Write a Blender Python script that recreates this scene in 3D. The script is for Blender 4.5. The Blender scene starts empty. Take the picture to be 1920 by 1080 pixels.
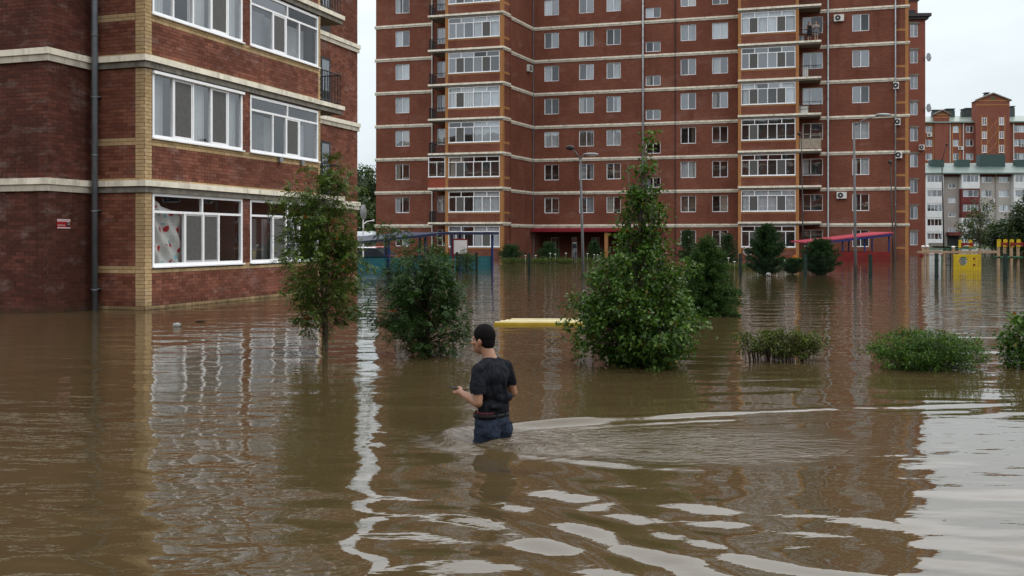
import bpy, bmesh, math, random
import numpy as np
from mathutils import Vector, Matrix

sc = bpy.context.scene
COL = sc.collection
R = math.radians

# ------------------------------------------------------------------ camera, sky, sun, exposure
FPX, HZ, CH = 1867.0, 448.0, 1.71          # focal length in photo pixels, horizon row, eye height above the water
cam_d = bpy.data.cameras.new('camera')
cam = bpy.data.objects.new('camera', cam_d); COL.objects.link(cam)
cam.location = (0, 0, CH); cam.rotation_euler = (R(90), 0, 0)
cam_d.sensor_width = 36.0; cam_d.lens = 36.0 * FPX / 1920.0
cam_d.shift_y = -(540.0 - HZ) / 1920.0
cam_d.clip_end = 6000; cam_d.clip_start = 0.05
sc.camera = cam

SUN_EL, SUN_AZ = R(55), R(60)               # azimuth from +Y towards +X
world = bpy.data.worlds.new('World'); sc.world = world; world.use_nodes = True
wn, wl = world.node_tree.nodes, world.node_tree.links
bg = wn['Background']; bg.inputs['Strength'].default_value = 0.1
sky = wn.new('ShaderNodeTexSky'); sky.sky_type = 'NISHITA'; sky.sun_disc = False
sky.sun_elevation = SUN_EL; sky.sun_rotation = SUN_AZ; sky.dust_density = 4; sky.air_density = 1.5
tc = wn.new('ShaderNodeTexCoord')
sep = wn.new('ShaderNodeSeparateXYZ'); wl.new(tc.outputs['Generated'], sep.inputs[0])
el = wn.new('ShaderNodeMapRange'); el.inputs['From Min'].default_value = 0.0; el.inputs['From Max'].default_value = 1.0
wl.new(sep.outputs['Z'], el.inputs['Value'])
grad = wn.new('ShaderNodeValToRGB')          # overcast: paler towards the zenith (CIE overcast sky)
g0, g1 = grad.color_ramp.elements[0], grad.color_ramp.elements[1]
g0.position, g0.color = 0.0, (0.46, 0.51, 0.54, 1)
g1.position, g1.color = 0.8, (1.08, 1.09, 1.10, 1)
e = grad.color_ramp.elements.new(0.21); e.color = (0.53, 0.575, 0.605, 1)
e = grad.color_ramp.elements.new(0.31); e.color = (0.92, 0.945, 0.965, 1)
wl.new(el.outputs[0], grad.inputs[0])
cmap = wn.new('ShaderNodeMapping'); cmap.inputs['Scale'].default_value = (1.0, 1.0, 3.2)
wl.new(tc.outputs['Generated'], cmap.inputs[0])
cl = wn.new('ShaderNodeTexNoise'); cl.inputs['Scale'].default_value = 2.6; cl.inputs['Detail'].default_value = 5
cl.inputs['Roughness'].default_value = 0.52
wl.new(cmap.outputs[0], cl.inputs['Vector'])
clr = wn.new('ShaderNodeMapRange'); clr.inputs['From Min'].default_value = 0.3; clr.inputs['From Max'].default_value = 0.7
clr.inputs['To Min'].default_value = 0.84; clr.inputs['To Max'].default_value = 1.07
wl.new(cl.outputs[0], clr.inputs['Value'])
cm = wn.new('ShaderNodeVectorMath'); cm.operation = 'SCALE'
wl.new(grad.outputs[0], cm.inputs[0])
gain = wn.new('ShaderNodeMath'); gain.operation = 'MULTIPLY'; gain.inputs[1].default_value = 17.0
wl.new(clr.outputs[0], gain.inputs[0]); wl.new(gain.outputs[0], cm.inputs['Scale'])
mx = wn.new('ShaderNodeMix'); mx.data_type = 'RGBA'; mx.inputs['Factor'].default_value = 0.93
wl.new(sky.outputs[0], mx.inputs['A']); wl.new(cm.outputs[0], mx.inputs['B'])
wl.new(mx.outputs['Result'], bg.inputs['Color'])

sun_d = bpy.data.lights.new('sun', 'SUN'); sun_d.energy = 1.1; sun_d.angle = R(35); sun_d.color = (1.0, 0.96, 0.9)
sun = bpy.data.objects.new('sun', sun_d); COL.objects.link(sun)
_sd = Vector((math.sin(SUN_AZ) * math.cos(SUN_EL), math.cos(SUN_AZ) * math.cos(SUN_EL), math.sin(SUN_EL)))
sun.rotation_euler = (-_sd).to_track_quat('-Z', 'Y').to_euler()

vs = sc.view_settings
vs.view_transform = 'Standard'; vs.look = 'None'; vs.exposure = 0.12; vs.gamma = 1.0; vs.use_curve_mapping = False
sc.cycles.use_denoising = True
sc.cycles.max_bounces = 7; sc.cycles.diffuse_bounces = 3; sc.cycles.glossy_bounces = 4; sc.cycles.transparent_max_bounces = 14
sc.cycles.caustics_reflective = False; sc.cycles.caustics_refractive = False

# ------------------------------------------------------------------ helpers
rnd = random.Random(11)
nrs = np.random.RandomState(5)

def PU(u, d):                       # photo column u at depth d -> plan point
    return ((u - 960.0) / FPX * d, d)
def ZV(v, d):                       # height above the water of photo row v at depth d
    return CH + (HZ - v) / FPX * d
def WP(u, v):                       # point of the water surface seen at (u, v)
    d = CH * FPX / (v - HZ)
    return ((u - 960.0) / FPX * d, d)

class Fac:                          # a vertical plane: x along it to the right, y into it, z up
    def __init__(s, o, ang):
        s.ox, s.oy, s.ang = o[0], o[1], ang
        s.ex = (math.cos(ang), math.sin(ang)); s.ey = (-math.sin(ang), math.cos(ang))
    def pt(s, x, y=0.0, z=0.0):
        return Vector((s.ox + x * s.ex[0] + y * s.ey[0], s.oy + x * s.ex[1] + y * s.ey[1], z))
    def xu(s, u, y=0.0):            # distance along the plane of photo column u
        k = (u - 960.0) / FPX
        ax, ay = s.ox + y * s.ey[0], s.oy + y * s.ey[1]
        return (k * ay - ax) / (s.ex[0] - k * s.ex[1])
    def off(s, x, y=0.0):
        p = s.pt(x, y); return Fac((p.x, p.y), s.ang)

class MB:
    def __init__(s): s.v, s.f, s.m, s.uv, s.mat = [], [], [], [], None
    def add(s, vs_, faces, mat=0, uvs=None):
        b = len(s.v); s.v += [tuple(p) for p in vs_]
        for i, fc in enumerate(faces):
            s.f.append([b + k for k in fc]); s.m.append(mat)
            if uvs is not None: s.uv.append(uvs[i])
            else:
                q = [vs_[k] for k in fc]
                n = (Vector(q[1]) - Vector(q[0])).cross(Vector(q[2]) - Vector(q[0]))
                ax, ay, az = abs(n.x), abs(n.y), abs(n.z)
                if ay >= ax and ay >= az: s.uv.append([(p[0], p[2]) for p in q])
                elif ax >= az: s.uv.append([(p[1], p[2]) for p in q])
                else: s.uv.append([(p[0], p[1]) for p in q])
    def quad(s, a, b, c, d, mat=0): s.add([a, b, c, d], [(0, 1, 2, 3)], mat)
    def box(s, x0, x1, y0, y1, z0, z1, mat=0, skip=''):
        p = [(x0, y0, z0), (x1, y0, z0), (x1, y1, z0), (x0, y1, z0), (x0, y0, z1), (x1, y0, z1), (x1, y1, z1), (x0, y1, z1)]
        F = {'f': (0, 1, 5, 4), 'b': (2, 3, 7, 6), 'l': (3, 0, 4, 7), 'r': (1, 2, 6, 5), 't': (4, 5, 6, 7), 'd': (3, 2, 1, 0)}
        s.add(p, [F[k] for k in F if k not in skip], mat); return s
    def tube(s, pts, rad, n=8, mat=0, cap=True):
        pts = [Vector(p) for p in pts]
        if not hasattr(rad, '__len__'): rad = [rad] * len(pts)
        vs_, fs = [], []
        up = None
        for i, p in enumerate(pts):
            t = (pts[min(i + 1, len(pts) - 1)] - pts[max(i - 1, 0)])
            t = t.normalized() if t.length > 1e-9 else Vector((0, 0, 1))
            if up is None:
                up = Vector((0, 0, 1)) if abs(t.z) < 0.9 else Vector((1, 0, 0))
            a = t.cross(up)
            a = a.normalized() if a.length > 1e-6 else Vector((1, 0, 0))
            b = t.cross(a).normalized(); up = -b if False else up
            for k in range(n):
                w = 2 * math.pi * k / n
                vs_.append(p + (a * math.cos(w) + b * math.sin(w)) * rad[i])
        for i in range(len(pts) - 1):
            for k in range(n):
                fs.append((i * n + k, (i + 1) * n + k, (i + 1) * n + (k + 1) % n, i * n + (k + 1) % n))
        if cap:
            fs.append(tuple(range(n))); fs.append(tuple(reversed(range((len(pts) - 1) * n, len(pts) * n))))
        s.add(vs_, fs, mat); return s
    def disc(s, c, r, axis='y', n=16, mat=0, h=0.02):
        c = Vector(c); d = {'x': Vector((1, 0, 0)), 'y': Vector((0, 1, 0)), 'z': Vector((0, 0, 1))}[axis]
        return s.tube([c - d * h / 2, c + d * h / 2], r, n, mat)
    def ball(s, c, r, mat=0, nu=10, nv=7):
        rx, ry, rz = r if hasattr(r, '__len__') else (r, r, r)
        vs_ = [(c[0], c[1], c[2] + rz)]; fs = []
        for i in range(1, nv):
            a = math.pi * i / nv
            for k in range(nu):
                w = 2 * math.pi * k / nu
                vs_.append((c[0] + rx * math.sin(a) * math.cos(w), c[1] + ry * math.sin(a) * math.sin(w), c[2] + rz * math.cos(a)))
        vs_.append((c[0], c[1], c[2] - rz)); L = len(vs_) - 1
        for k in range(nu):
            fs.append((0, 1 + k, 1 + (k + 1) % nu)); fs.append((L, L - nu + (k + 1) % nu, L - nu + k))
            for i in range(nv - 2):
                a, b = 1 + i * nu, 1 + (i + 1) * nu
                fs.append((a + k, b + k, b + (k + 1) % nu, a + (k + 1) % nu))
        s.add(vs_, fs, mat); return s
    def mesh(s, name, mats, smooth=False):
        me = bpy.data.meshes.new(name)
        me.from_pydata(s.v, [], s.f)
        for m_ in (mats if isinstance(mats, (list, tuple)) else [mats]): me.materials.append(m_)
        if len(s.m): me.polygons.foreach_set('material_index', s.m)
        ul = me.uv_layers.new(name='UVMap')
        ul.data.foreach_set('uv', [c for fc in s.uv for p in fc for c in p])
        if smooth: me.polygons.foreach_set('use_smooth', [True] * len(s.f))
        me.update(); return me

def link(name, me, parent=None, loc=(0, 0, 0), rz=0.0):
    o = bpy.data.objects.new(name, me); COL.objects.link(o)
    o.location = loc; o.rotation_euler = (0, 0, rz)
    if parent is not None: o.parent = parent
    return o
WL = {}
def thing(name, label, cat, loc=(0, 0, 0), rz=0.0, group=None):
    o = bpy.data.objects.new(name, None); COL.objects.link(o)
    o.location = loc; o.rotation_euler = (0, 0, rz); o.empty_display_size = 0.2
    o['label'] = label; o['category'] = cat
    if group: o['group'] = group
    WL[o.name] = Vector(loc); return o
def tag(o, label, cat, group=None):
    o['label'] = label; o['category'] = cat
    if group: o['group'] = group
    return o
def part(mb, name, mats, parent, F=None, x=0.0, y=0.0, z=0.0, smooth=False):
    """mesh built in the local frame of plane F (or in the parent's frame) as a part of an unrotated thing"""
    me = mb if isinstance(mb, bpy.types.Mesh) else mb.mesh(name, mats, smooth)
    if F is None: return link(name, me, parent, (x, y, z))
    p = F.pt(x, y, z) - WL[parent.name]
    return link(name, me, parent, p, F.ang)

# ------------------------------------------------------------------ materials
MATS = {}
def newmat(name):
    m_ = bpy.data.materials.new(name); m_.use_nodes = True
    MATS[name] = m_
    nt = m_.node_tree; return m_, nt.nodes, nt.links, nt.nodes['Principled BSDF']
def c4(c): return (c[0], c[1], c[2], 1.0)
def N(nodes, typ, **kw):
    n = nodes.new('ShaderNode' + typ)
    for k, v in kw.items(): setattr(n, k, v)
    return n
def mixc(ns, ls, fac, a, b, mode='MIX'):
    n = N(ns, 'Mix', data_type='RGBA', blend_type=mode)
    for sock, v in (('Factor', fac), ('A', a), ('B', b)):
        if isinstance(v, (int, float)): n.inputs[sock].default_value = v
        elif isinstance(v, tuple): n.inputs[sock].default_value = v if len(v) == 4 else c4(v)
        else: ls.new(v, n.inputs[sock])
    return n.outputs['Result']
def noise_(ns, ls, vec, scale, detail=3, rough=0.5, dist=0.0):
    n = N(ns, 'TexNoise'); n.inputs['Scale'].default_value = scale; n.inputs['Detail'].default_value = detail
    n.inputs['Roughness'].default_value = rough; n.inputs['Distortion'].default_value = dist
    if vec is not None: ls.new(vec, n.inputs['Vector'])
    return n.outputs[0]
def rng(ns, ls, v, a, b, c=0.0, d=1.0):
    n = N(ns, 'MapRange'); n.inputs[1].default_value = a; n.inputs[2].default_value = b
    n.inputs[3].default_value = c; n.inputs[4].default_value = d
    ls.new(v, n.inputs[0]); return n.outputs[0]
def mapv(ns, ls, vec, scale=(1, 1, 1), loc=(0, 0, 0), rot=(0, 0, 0)):
    n = N(ns, 'Mapping'); n.inputs['Scale'].default_value = scale; n.inputs['Location'].default_value = loc
    n.inputs['Rotation'].default_value = rot; ls.new(vec, n.inputs[0]); return n.outputs[0]
def math_(ns, ls, op, a, b=None):
    n = N(ns, 'Math', operation=op)
    for i, v in enumerate((a, b)):
        if v is None: continue
        if isinstance(v, (int, float)): n.inputs[i].default_value = v
        else: ls.new(v, n.inputs[i])
    return n.outputs[0]
def bump_(ns, ls, b, h, strength=0.3, dist=0.01):
    n = N(ns, 'Bump'); n.inputs['Strength'].default_value = strength; n.inputs['Distance'].default_value = dist
    ls.new(h, n.inputs['Height']); ls.new(n.outputs[0], b.inputs['Normal']); return n

def pm(name, col, rough=0.6, var=0.18, vs_=3.0, metal=0.0, spec=0.25, bump=0.15, bs=60.0, bd=0.004, dirt=None):
    if name in MATS: return MATS[name]
    m_, ns, ls, b = newmat(name)
    t = N(ns, 'TexCoord').outputs['Object']
    oi = N(ns, 'ObjectInfo').outputs['Random']
    n1 = noise_(ns, ls, t, vs_, 4, 0.6)
    lo = tuple(x * (1 - var) for x in col); hi = tuple(min(1, x * (1 + var)) for x in col)
    c = mixc(ns, ls, rng(ns, ls, n1, 0.3, 0.7), lo, hi)
    c = mixc(ns, ls, 1.0, c, mixc(ns, ls, oi, (0.93,) * 3, (1.0,) * 3), 'MULTIPLY')
    if dirt:
        n2 = noise_(ns, ls, mapv(ns, ls, t, (1, 1, 0.25)), dirt[1], 5, 0.65)
        c = mixc(ns, ls, rng(ns, ls, n2, 0.5, 0.75, 0, dirt[2]), c, dirt[0])
    ls.new(c, b.inputs['Base Color'])
    b.inputs['Roughness'].default_value = rough; b.inputs['Metallic'].default_value = metal
    b.inputs['Specular IOR Level'].default_value = spec
    if bump > 0: bump_(ns, ls, b, noise_(ns, ls, t, bs, 4, 0.6), bump, bd)
    return m_

def brick_single(name, cols, rough=0.82):
    """one laid brick: the tint is drawn per brick from the mesh attribute and the object"""
    m_, ns, ls, b = newmat(name)
    at = N(ns, 'Attribute', attribute_name='tint').outputs['Fac']
    oi = N(ns, 'ObjectInfo').outputs['Random']
    r = math_(ns, ls, 'FRACT', math_(ns, ls, 'ADD', at, oi))
    rp = N(ns, 'ValToRGB'); rp.color_ramp.interpolation = 'LINEAR'
    els = rp.color_ramp.elements
    els[0].position, els[0].color = 0, c4(cols[0]); els[1].position, els[1].color = 1, c4(cols[-1])
    for i, cc in enumerate(cols[1:-1]):
        q = els.new((i + 1) / (len(cols) - 1)); q.color = c4(cc)
    ls.new(r, rp.inputs[0])
    geo = N(ns, 'NewGeometry').outputs['Position']
    big = noise_(ns, ls, geo, 0.9, 5, 0.62)
    c = mixc(ns, ls, rng(ns, ls, big, 0.40, 0.62, 0.62, 0.0), rp.outputs[0], tuple(x * 0.45 for x in cols[1]))
    eff = noise_(ns, ls, mapv(ns, ls, geo, (1, 1, 2.2), (7, 3, 1)), 1.3, 6, 0.7)
    c = mixc(ns, ls, rng(ns, ls, eff, 0.54, 0.74, 0.0, 0.42), c, (0.34, 0.28, 0.26))
    st = noise_(ns, ls, mapv(ns, ls, geo, (5.5, 5.5, 0.22), (2, 8, 5)), 1.0, 4, 0.6)      # rain streaks
    c = mixc(ns, ls, rng(ns, ls, st, 0.56, 0.74, 0.0, 0.5), c, tuple(x * 0.4 for x in cols[1]))
    fine = noise_(ns, ls, geo, 60, 4, 0.7)
    c = mixc(ns, ls, rng(ns, ls, fine, 0.3, 0.7, 0.35, 0.0), c, tuple(x * 0.5 for x in cols[1]))
    # silt left by the flood on the lowest courses
    z = N(ns, 'SeparateXYZ'); ls.new(geo, z.inputs[0])
    zz = math_(ns, ls, 'ADD', z.outputs['Z'], math_(ns, ls, 'MULTIPLY', noise_(ns, ls, geo, 3.0, 4), 0.35))
    c = mixc(ns, ls, rng(ns, ls, zz, 0.16, 0.36, 0.75, 0.0), c, (0.060, 0.040, 0.024))
    ls.new(c, b.inputs['Base Color']); b.inputs['Roughness'].default_value = rough; b.inputs['Specular IOR Level'].default_value = 0.12
    bump_(ns, ls, b, fine, 0.35, 0.004)
    return m_

def brickwall(name, c1, c2, mortar, pale=0.30, dark=0.5):
    """far brickwork: courses too small to pick apart, with damp and efflorescence"""
    m_, ns, ls, b = newmat(name)
    uv = N(ns, 'UVMap').outputs[0]
    bt = N(ns, 'TexBrick'); ls.new(uv, bt.inputs['Vector'])
    bt.inputs['Color1'].default_value = c4(c1); bt.inputs['Color2'].default_value = c4(c2); bt.inputs['Mortar'].default_value = c4(mortar)
    bt.inputs['Scale'].default_value = 1.0; bt.inputs['Brick Width'].default_value = 0.26; bt.inputs['Row Height'].default_value = 0.0882
    bt.inputs['Mortar Size'].default_value = 0.008; bt.inputs['Bias'].default_value = -0.1
    geo = N(ns, 'NewGeometry').outputs['Position']
    n0 = noise_(ns, ls, mapv(ns, ls, geo, (1, 1, 1.0)), 0.28, 6, 0.62)
    c = mixc(ns, ls, rng(ns, ls, n0, 0.38, 0.62, dark, 0.0), bt.outputs['Color'], tuple(x * 0.52 for x in c1))
    n1 = noise_(ns, ls, mapv(ns, ls, geo, (1, 1, 2.6), (3, 9, 4)), 0.33, 7, 0.68)
    c = mixc(ns, ls, rng(ns, ls, n1, 0.55, 0.74, 0.0, pale), c, (0.34, 0.24, 0.215))
    n3 = noise_(ns, ls, mapv(ns, ls, geo, (1.5, 1.5, 0.12), (1, 5, 2)), 0.8, 4, 0.6)
    c = mixc(ns, ls, rng(ns, ls, n3, 0.57, 0.72, 0.0, 0.45), c, tuple(x * 0.45 for x in c1))
    n2 = noise_(ns, ls, geo, 9.0, 3, 0.7)
    c = mixc(ns, ls, rng(ns, ls, n2, 0.3, 0.7, 0.22, 0.0), c, tuple(x * 0.5 for x in c1))
    ls.new(c, b.inputs['Base Color']); b.inputs['Roughness'].default_value = 0.85; b.inputs['Specular IOR Level'].default_value = 0.1
    bump_(ns, ls, b, bt.outputs['Fac'], -0.4, 0.006)
    return m_

def glassmat(name, tint, ior, rough=0.015):
    m_, ns, ls, b = newmat(name)
    ns.remove(b); out = ns['Material Output']
    tr = N(ns, 'BsdfTransparent'); tr.inputs[0].default_value = c4(tint)
    gl = N(ns, 'BsdfGlossy'); gl.inputs['Roughness'].default_value = rough; gl.inputs['Color'].default_value = (0.92, 0.95, 1.0, 1)
    fr = N(ns, 'Fresnel'); fr.inputs['IOR'].default_value = ior
    geo = N(ns, 'NewGeometry').outputs['Position']
    bp = N(ns, 'Bump'); bp.inputs['Strength'].default_value = 0.5; bp.inputs['Distance'].default_value = 0.004
    ls.new(noise_(ns, ls, geo, 1.1, 1), bp.inputs['Height'])       # slightly wavy float glass
    ls.new(bp.outputs[0], gl.inputs['Normal']); 
    oi = N(ns, 'ObjectInfo').outputs['Random']   # panes differ in coating and set
    ff = math_(ns, ls, 'MINIMUM', math_(ns, ls, 'MULTIPLY', fr.outputs[0], rng(ns, ls, oi, 0, 1, 0.45, 1.75)), 1.0)
    bf = N(ns, 'NewGeometry').outputs['Backfacing']      # no total reflection on the way out: a pane has two faces
    ff = math_(ns, ls, 'ADD', math_(ns, ls, 'MULTIPLY', ff, math_(ns, ls, 'SUBTRACT', 1.0, bf)), math_(ns, ls, 'MULTIPLY', bf, 0.12))
    mxs = N(ns, 'MixShader'); ls.new(ff, mxs.inputs[0]); ls.new(tr.outputs[0], mxs.inputs[1]); ls.new(gl.outputs[0], mxs.inputs[2])
    ls.new(mxs.outputs[0], out.inputs['Surface']); return m_

def leafmat(name, dark, mid, light, trans=0.35, autumn=None, rough=0.45):
    m_, ns, ls, b = newmat(name)
    geo = N(ns, 'NewGeometry')
    rp = N(ns, 'ValToRGB'); els = rp.color_ramp.elements
    els[0].position, els[0].color = 0.0, c4(dark); els[1].position, els[1].color = 1.0, c4(light)
    q = els.new(0.55); q.color = c4(mid)
    if autumn:
        q = els.new(0.965); q.color = c4(light); els[-1].color = c4(autumn)
    ls.new(geo.outputs['Random Per Island'], rp.inputs[0])
    big = noise_(ns, ls, geo.outputs['Position'], 3.5, 3)
    c = mixc(ns, ls, rng(ns, ls, big, 0.35, 0.65), mixc(ns, ls, 1.0, rp.outputs[0], (0.7, 0.75, 0.7), 'MULTIPLY'), rp.outputs[0])
    ls.new(c, b.inputs['Base Color']); b.inputs['Roughness'].default_value = rough; b.inputs['Specular IOR Level'].default_value = 0.22
    tl = N(ns, 'BsdfTranslucent'); ls.new(mixc(ns, ls, 1.0, c, (1.3, 1.4, 0.6), 'MULTIPLY'), tl.inputs[0])
    mxs = N(ns, 'MixShader'); mxs.inputs[0].default_value = trans
    ls.new(b.outputs[0], mxs.inputs[1]); ls.new(tl.outputs[0], mxs.inputs[2])
    ls.new(mxs.outputs[0], ns['Material Output'].inputs['Surface']); return m_

RED = brick_single('red_brick', [(0.125, 0.044, 0.029), (0.195, 0.070, 0.044), (0.24, 0.09, 0.058), (0.285, 0.115, 0.076), (0.155, 0.055, 0.036)])
RED_SHADE = brick_single('shaded_red_brick', [(0.075, 0.028, 0.02), (0.10, 0.036, 0.026), (0.13, 0.044, 0.031), (0.16, 0.058, 0.042), (0.09, 0.032, 0.024)])  # darker copy of the red brick: shade on the left block put into its colour
YEL = brick_single('yellow_brick', [(0.44, 0.30, 0.16), (0.54, 0.375, 0.195), (0.59, 0.43, 0.24), (0.50, 0.35, 0.18)])
MORT = pm('mortar', (0.085, 0.06, 0.05), 0.9, 0.3, 6)
BW = brickwall('far_red_brickwork', (0.178, 0.059, 0.038), (0.232, 0.084, 0.055), (0.155, 0.088, 0.060))
BW2 = brickwall('bright_red_brickwork', (0.225, 0.072, 0.048), (0.265, 0.09, 0.060), (0.18, 0.1, 0.08), 0.12, 0.25)
BO = brickwall('orange_brickwork', (0.40, 0.185, 0.068), (0.46, 0.225, 0.085), (0.25, 0.14, 0.08), 0.12, 0.3)
BY = brickwall('yellow_brickwork', (0.52, 0.36, 0.19), (0.58, 0.42, 0.23), (0.25, 0.16, 0.09), 0.1, 0.25)
CREAM = pm('cream_stone', (0.76, 0.71, 0.59), 0.75, 0.16, 2.5, dirt=((0.22, 0.19, 0.14), 3.0, 0.75))
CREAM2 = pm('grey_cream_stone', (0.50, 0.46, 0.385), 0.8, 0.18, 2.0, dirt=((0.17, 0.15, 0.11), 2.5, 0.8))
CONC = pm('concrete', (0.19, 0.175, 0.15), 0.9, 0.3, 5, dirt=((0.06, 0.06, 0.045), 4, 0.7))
PVC = pm('white_pvc', (0.86, 0.87, 0.89), 0.35, 0.04, 3, bump=0.0, dirt=((0.6, 0.58, 0.55), 2, 0.25))
PVCG = pm('grey_pvc', (0.42, 0.42, 0.42), 0.4, 0.08, 3, bump=0.0)
GLASS = glassmat('window_glass', (0.80, 0.84, 0.86), 2.25)
GLASSN = glassmat('near_window_glass', (0.78, 0.8, 0.8), 2.1)
SCREEN = pm('insect_screen', (0.09, 0.088, 0.085), 0.5, 0.15, 8, bump=0.3, bs=400, bd=0.001)
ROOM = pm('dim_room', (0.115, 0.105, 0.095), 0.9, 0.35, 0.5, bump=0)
CURT = [pm('white_curtain', (0.56, 0.57, 0.58), 0.9, 0.1, 2, bump=0), pm('grey_curtain', (0.30, 0.31, 0.33), 0.9, 0.15, 2, bump=0),
        pm('beige_curtain', (0.38, 0.33, 0.27), 0.9, 0.15, 2, bump=0), pm('brown_curtain', (0.14, 0.1, 0.08), 0.9, 0.2, 2, bump=0)]
ZINC = pm('zinc_pipe', (0.32, 0.34, 0.36), 0.42, 0.2, 4, metal=0.55, dirt=((0.14, 0.14, 0.14), 3, 0.5))
PIPEG = pm('grey_painted_pipe', (0.13, 0.145, 0.165), 0.45, 0.15, 4, dirt=((0.28, 0.27, 0.25), 4, 0.4))
BLACKM = pm('black_metal', (0.018, 0.018, 0.02), 0.5, 0.2, 6)
DGREEN = pm('dark_green_metal', (0.012, 0.028, 0.022), 0.5, 0.2, 6)
GREYM = pm('grey_metal', (0.25, 0.26, 0.27), 0.5, 0.15, 4, metal=0.4)
ACW = pm('aircon_white', (0.62, 0.61, 0.58), 0.5, 0.08, 4)
DARK = pm('dark_grille', (0.03, 0.03, 0.032), 0.6, 0.2, 10)
# ------------------------------------------------------------------ water
MAN = WP(921, 822)
def water_height(x, y):
    """wake of the wading person and the slow swell in front of the camera (metres)"""
    h = np.zeros_like(x)
    mx_, my_ = MAN
    # long slow undulation crossing the foreground
    h += 0.0040 * np.sin(2 * np.pi * (0.42 * x + 0.90 * y) / 1.05 + 1.1 * np.sin(0.9 * x + 0.3)) * np.exp(-((y - 5.0) / 2.4) ** 2)
    h += 0.0034 * np.sin(2 * np.pi * (-0.55 * x + 0.83 * y) / 0.72 + 1.4 * np.sin(0.7 * x - 0.4 * y)) * np.exp(-((y - 5.0) / 2.2) ** 2)
    h += 0.0022 * np.sin(2 * np.pi * (0.25 * x + 0.97 * y) / 0.38 + 1.6 * np.sin(1.3 * x + 0.8 * y)) * np.exp(-((y - 5.6) / 1.9) ** 2)
    # near arm of the wake: crests running away to the lower right
    s = 0.74 * (x - mx_) + 0.67 * (y - my_)
    ph = 2 * np.pi * (s + 0.10 * np.sin(1.9 * x - 1.3 * y)) / 0.47
    q = x - mx_
    mask = np.exp(-((s + 1.15) / 1.05) ** 2) * (1 / (1 + np.exp(-(q + 0.25) * 5))) * np.exp(-np.clip(q - 0.6, 0, 9) / 1.7) * (y < my_)
    h += 0.0076 * np.sin(ph + 0.9 * np.sin(2.3 * x + 3.1 * y)) * mask
    # bow wave: a bent front around the legs, far arm drawn out to the right
    dx, dy = x - (mx_ - 0.46), y - my_
    far = dx - np.where(dy > 0, np.abs(dy) ** 2 / 0.62, np.abs(dy) ** 2 / 0.75)
    reach = np.exp(-np.clip(dx - 1.4, 0, 9) / 1.7)
    side = np.where(dy > 0, 1.0, np.exp(-(np.abs(dy) / 0.9) ** 2))
    nrm = np.sqrt(1 + (2 * dy / 0.62) ** 2)
    dd = far / nrm
    brk = 0.75 + 0.45 * np.sin(3.1 * x + 1.0) * np.sin(1.7 * x - 0.5) + 0.35 * np.exp(-(dx / 0.35) ** 2)
    h += 0.040 * brk * np.exp(-((dd - 0.05) / 0.07) ** 2) * reach * side - 0.014 * np.exp(-((dd - 0.24) / 0.12) ** 2) * reach * side
    # second, third far ripple
    h += 0.0085 * np.sin(2 * np.pi * dd / 0.34) * np.exp(-((dd - 0.5) / 0.5) ** 2) * reach * (dy > -0.5)
    # churned water behind the legs
    rr = np.sqrt(((x - mx_ - 0.35) / 1.05) ** 2 + ((y - my_ + 0.12) / 0.52) ** 2)
    churn = np.exp(-rr ** 2 * 1.1)
    tail = np.exp(-((x - mx_ - 1.7) / 1.3) ** 2 - ((y - my_ + 0.25) / 0.75) ** 2)
    ch = np.zeros_like(x); rs = np.random.RandomState(3)
    for i in range(46):
        a = rs.uniform(0, 2 * np.pi); lam = rs.uniform(0.07, 0.26); p0 = rs.uniform(0, 6.28)
        wob = 0.7 * np.sin(rs.uniform(2, 7) * x + rs.uniform(2, 7) * y + p0)
        ch += lam * np.sin(2 * np.pi * (math.cos(a) * x + math.sin(a) * y) / lam + p0 + wob)
    h += ch * (0.0034 * churn + 0.0010 * tail)
    # ridge of water heaped against the thighs
    d0 = np.sqrt((x - mx_ + 0.05) ** 2 + (y - my_) ** 2)
    h += 0.022 * np.exp(-((d0 - 0.22) / 0.07) ** 2)
    edge = np.clip((6.6 - np.abs(x)) / 1.2, 0, 1) * np.clip((13.4 - y) / 2.0, 0, 1) * np.clip((y - 2.3) / 0.6, 0, 1)
    return h * edge

def build_water():
    x0, x1, y0, y1, st = -6.6, 6.6, 2.2, 13.4, 0.028
    nx, ny = int((x1 - x0) / st) + 1, int((y1 - y0) / st) + 1
    gx, gy = np.meshgrid(np.linspace(x0, x1, nx), np.linspace(y0, y1, ny))
    gz = water_height(gx, gy)
    co = np.stack([gx.ravel(), gy.ravel(), gz.ravel()], 1)
    i = np.arange(nx * ny).reshape(ny, nx)
    q = np.stack([i[:-1, :-1], i[:-1, 1:], i[1:, 1:], i[1:, :-1]], -1).reshape(-1, 4)
    B = len(co); X, Y0, Y1 = 1500.0, -60.0, 2600.0
    outer = np.array([(-X, Y0, 0), (X, Y0, 0), (X, Y1, 0), (-X, Y1, 0)], float)
    co = np.vstack([co, outer])
    a, b, c, d = i[0, 0], i[0, -1], i[-1, -1], i[-1, 0]
    # the surrounding flat sheet is stitched to the patch border (which is flat)
    polys = [list(map(int, p)) for p in q]
    polys.append([B, B + 1, int(b)] + [int(k) for k in i[0, ::-1][1:]])
    polys.append([B + 1, B + 2, int(c)] + [int(k) for k in i[::-1, -1][1:]])
    polys.append([B + 2, B + 3, int(d)] + [int(k) for k in i[-1, :][1:]])
    polys.append([B + 3, B, int(a)] + [int(k) for k in i[:, 0][1:]])
    me = bpy.data.meshes.new('water')
    me.from_pydata(co.tolist(), [], polys)
    me.polygons.foreach_set('use_smooth', [True] * len(polys))
    me.materials.append(WATER)
    o = link('water', me); o['kind'] = 'structure'; return o

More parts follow.
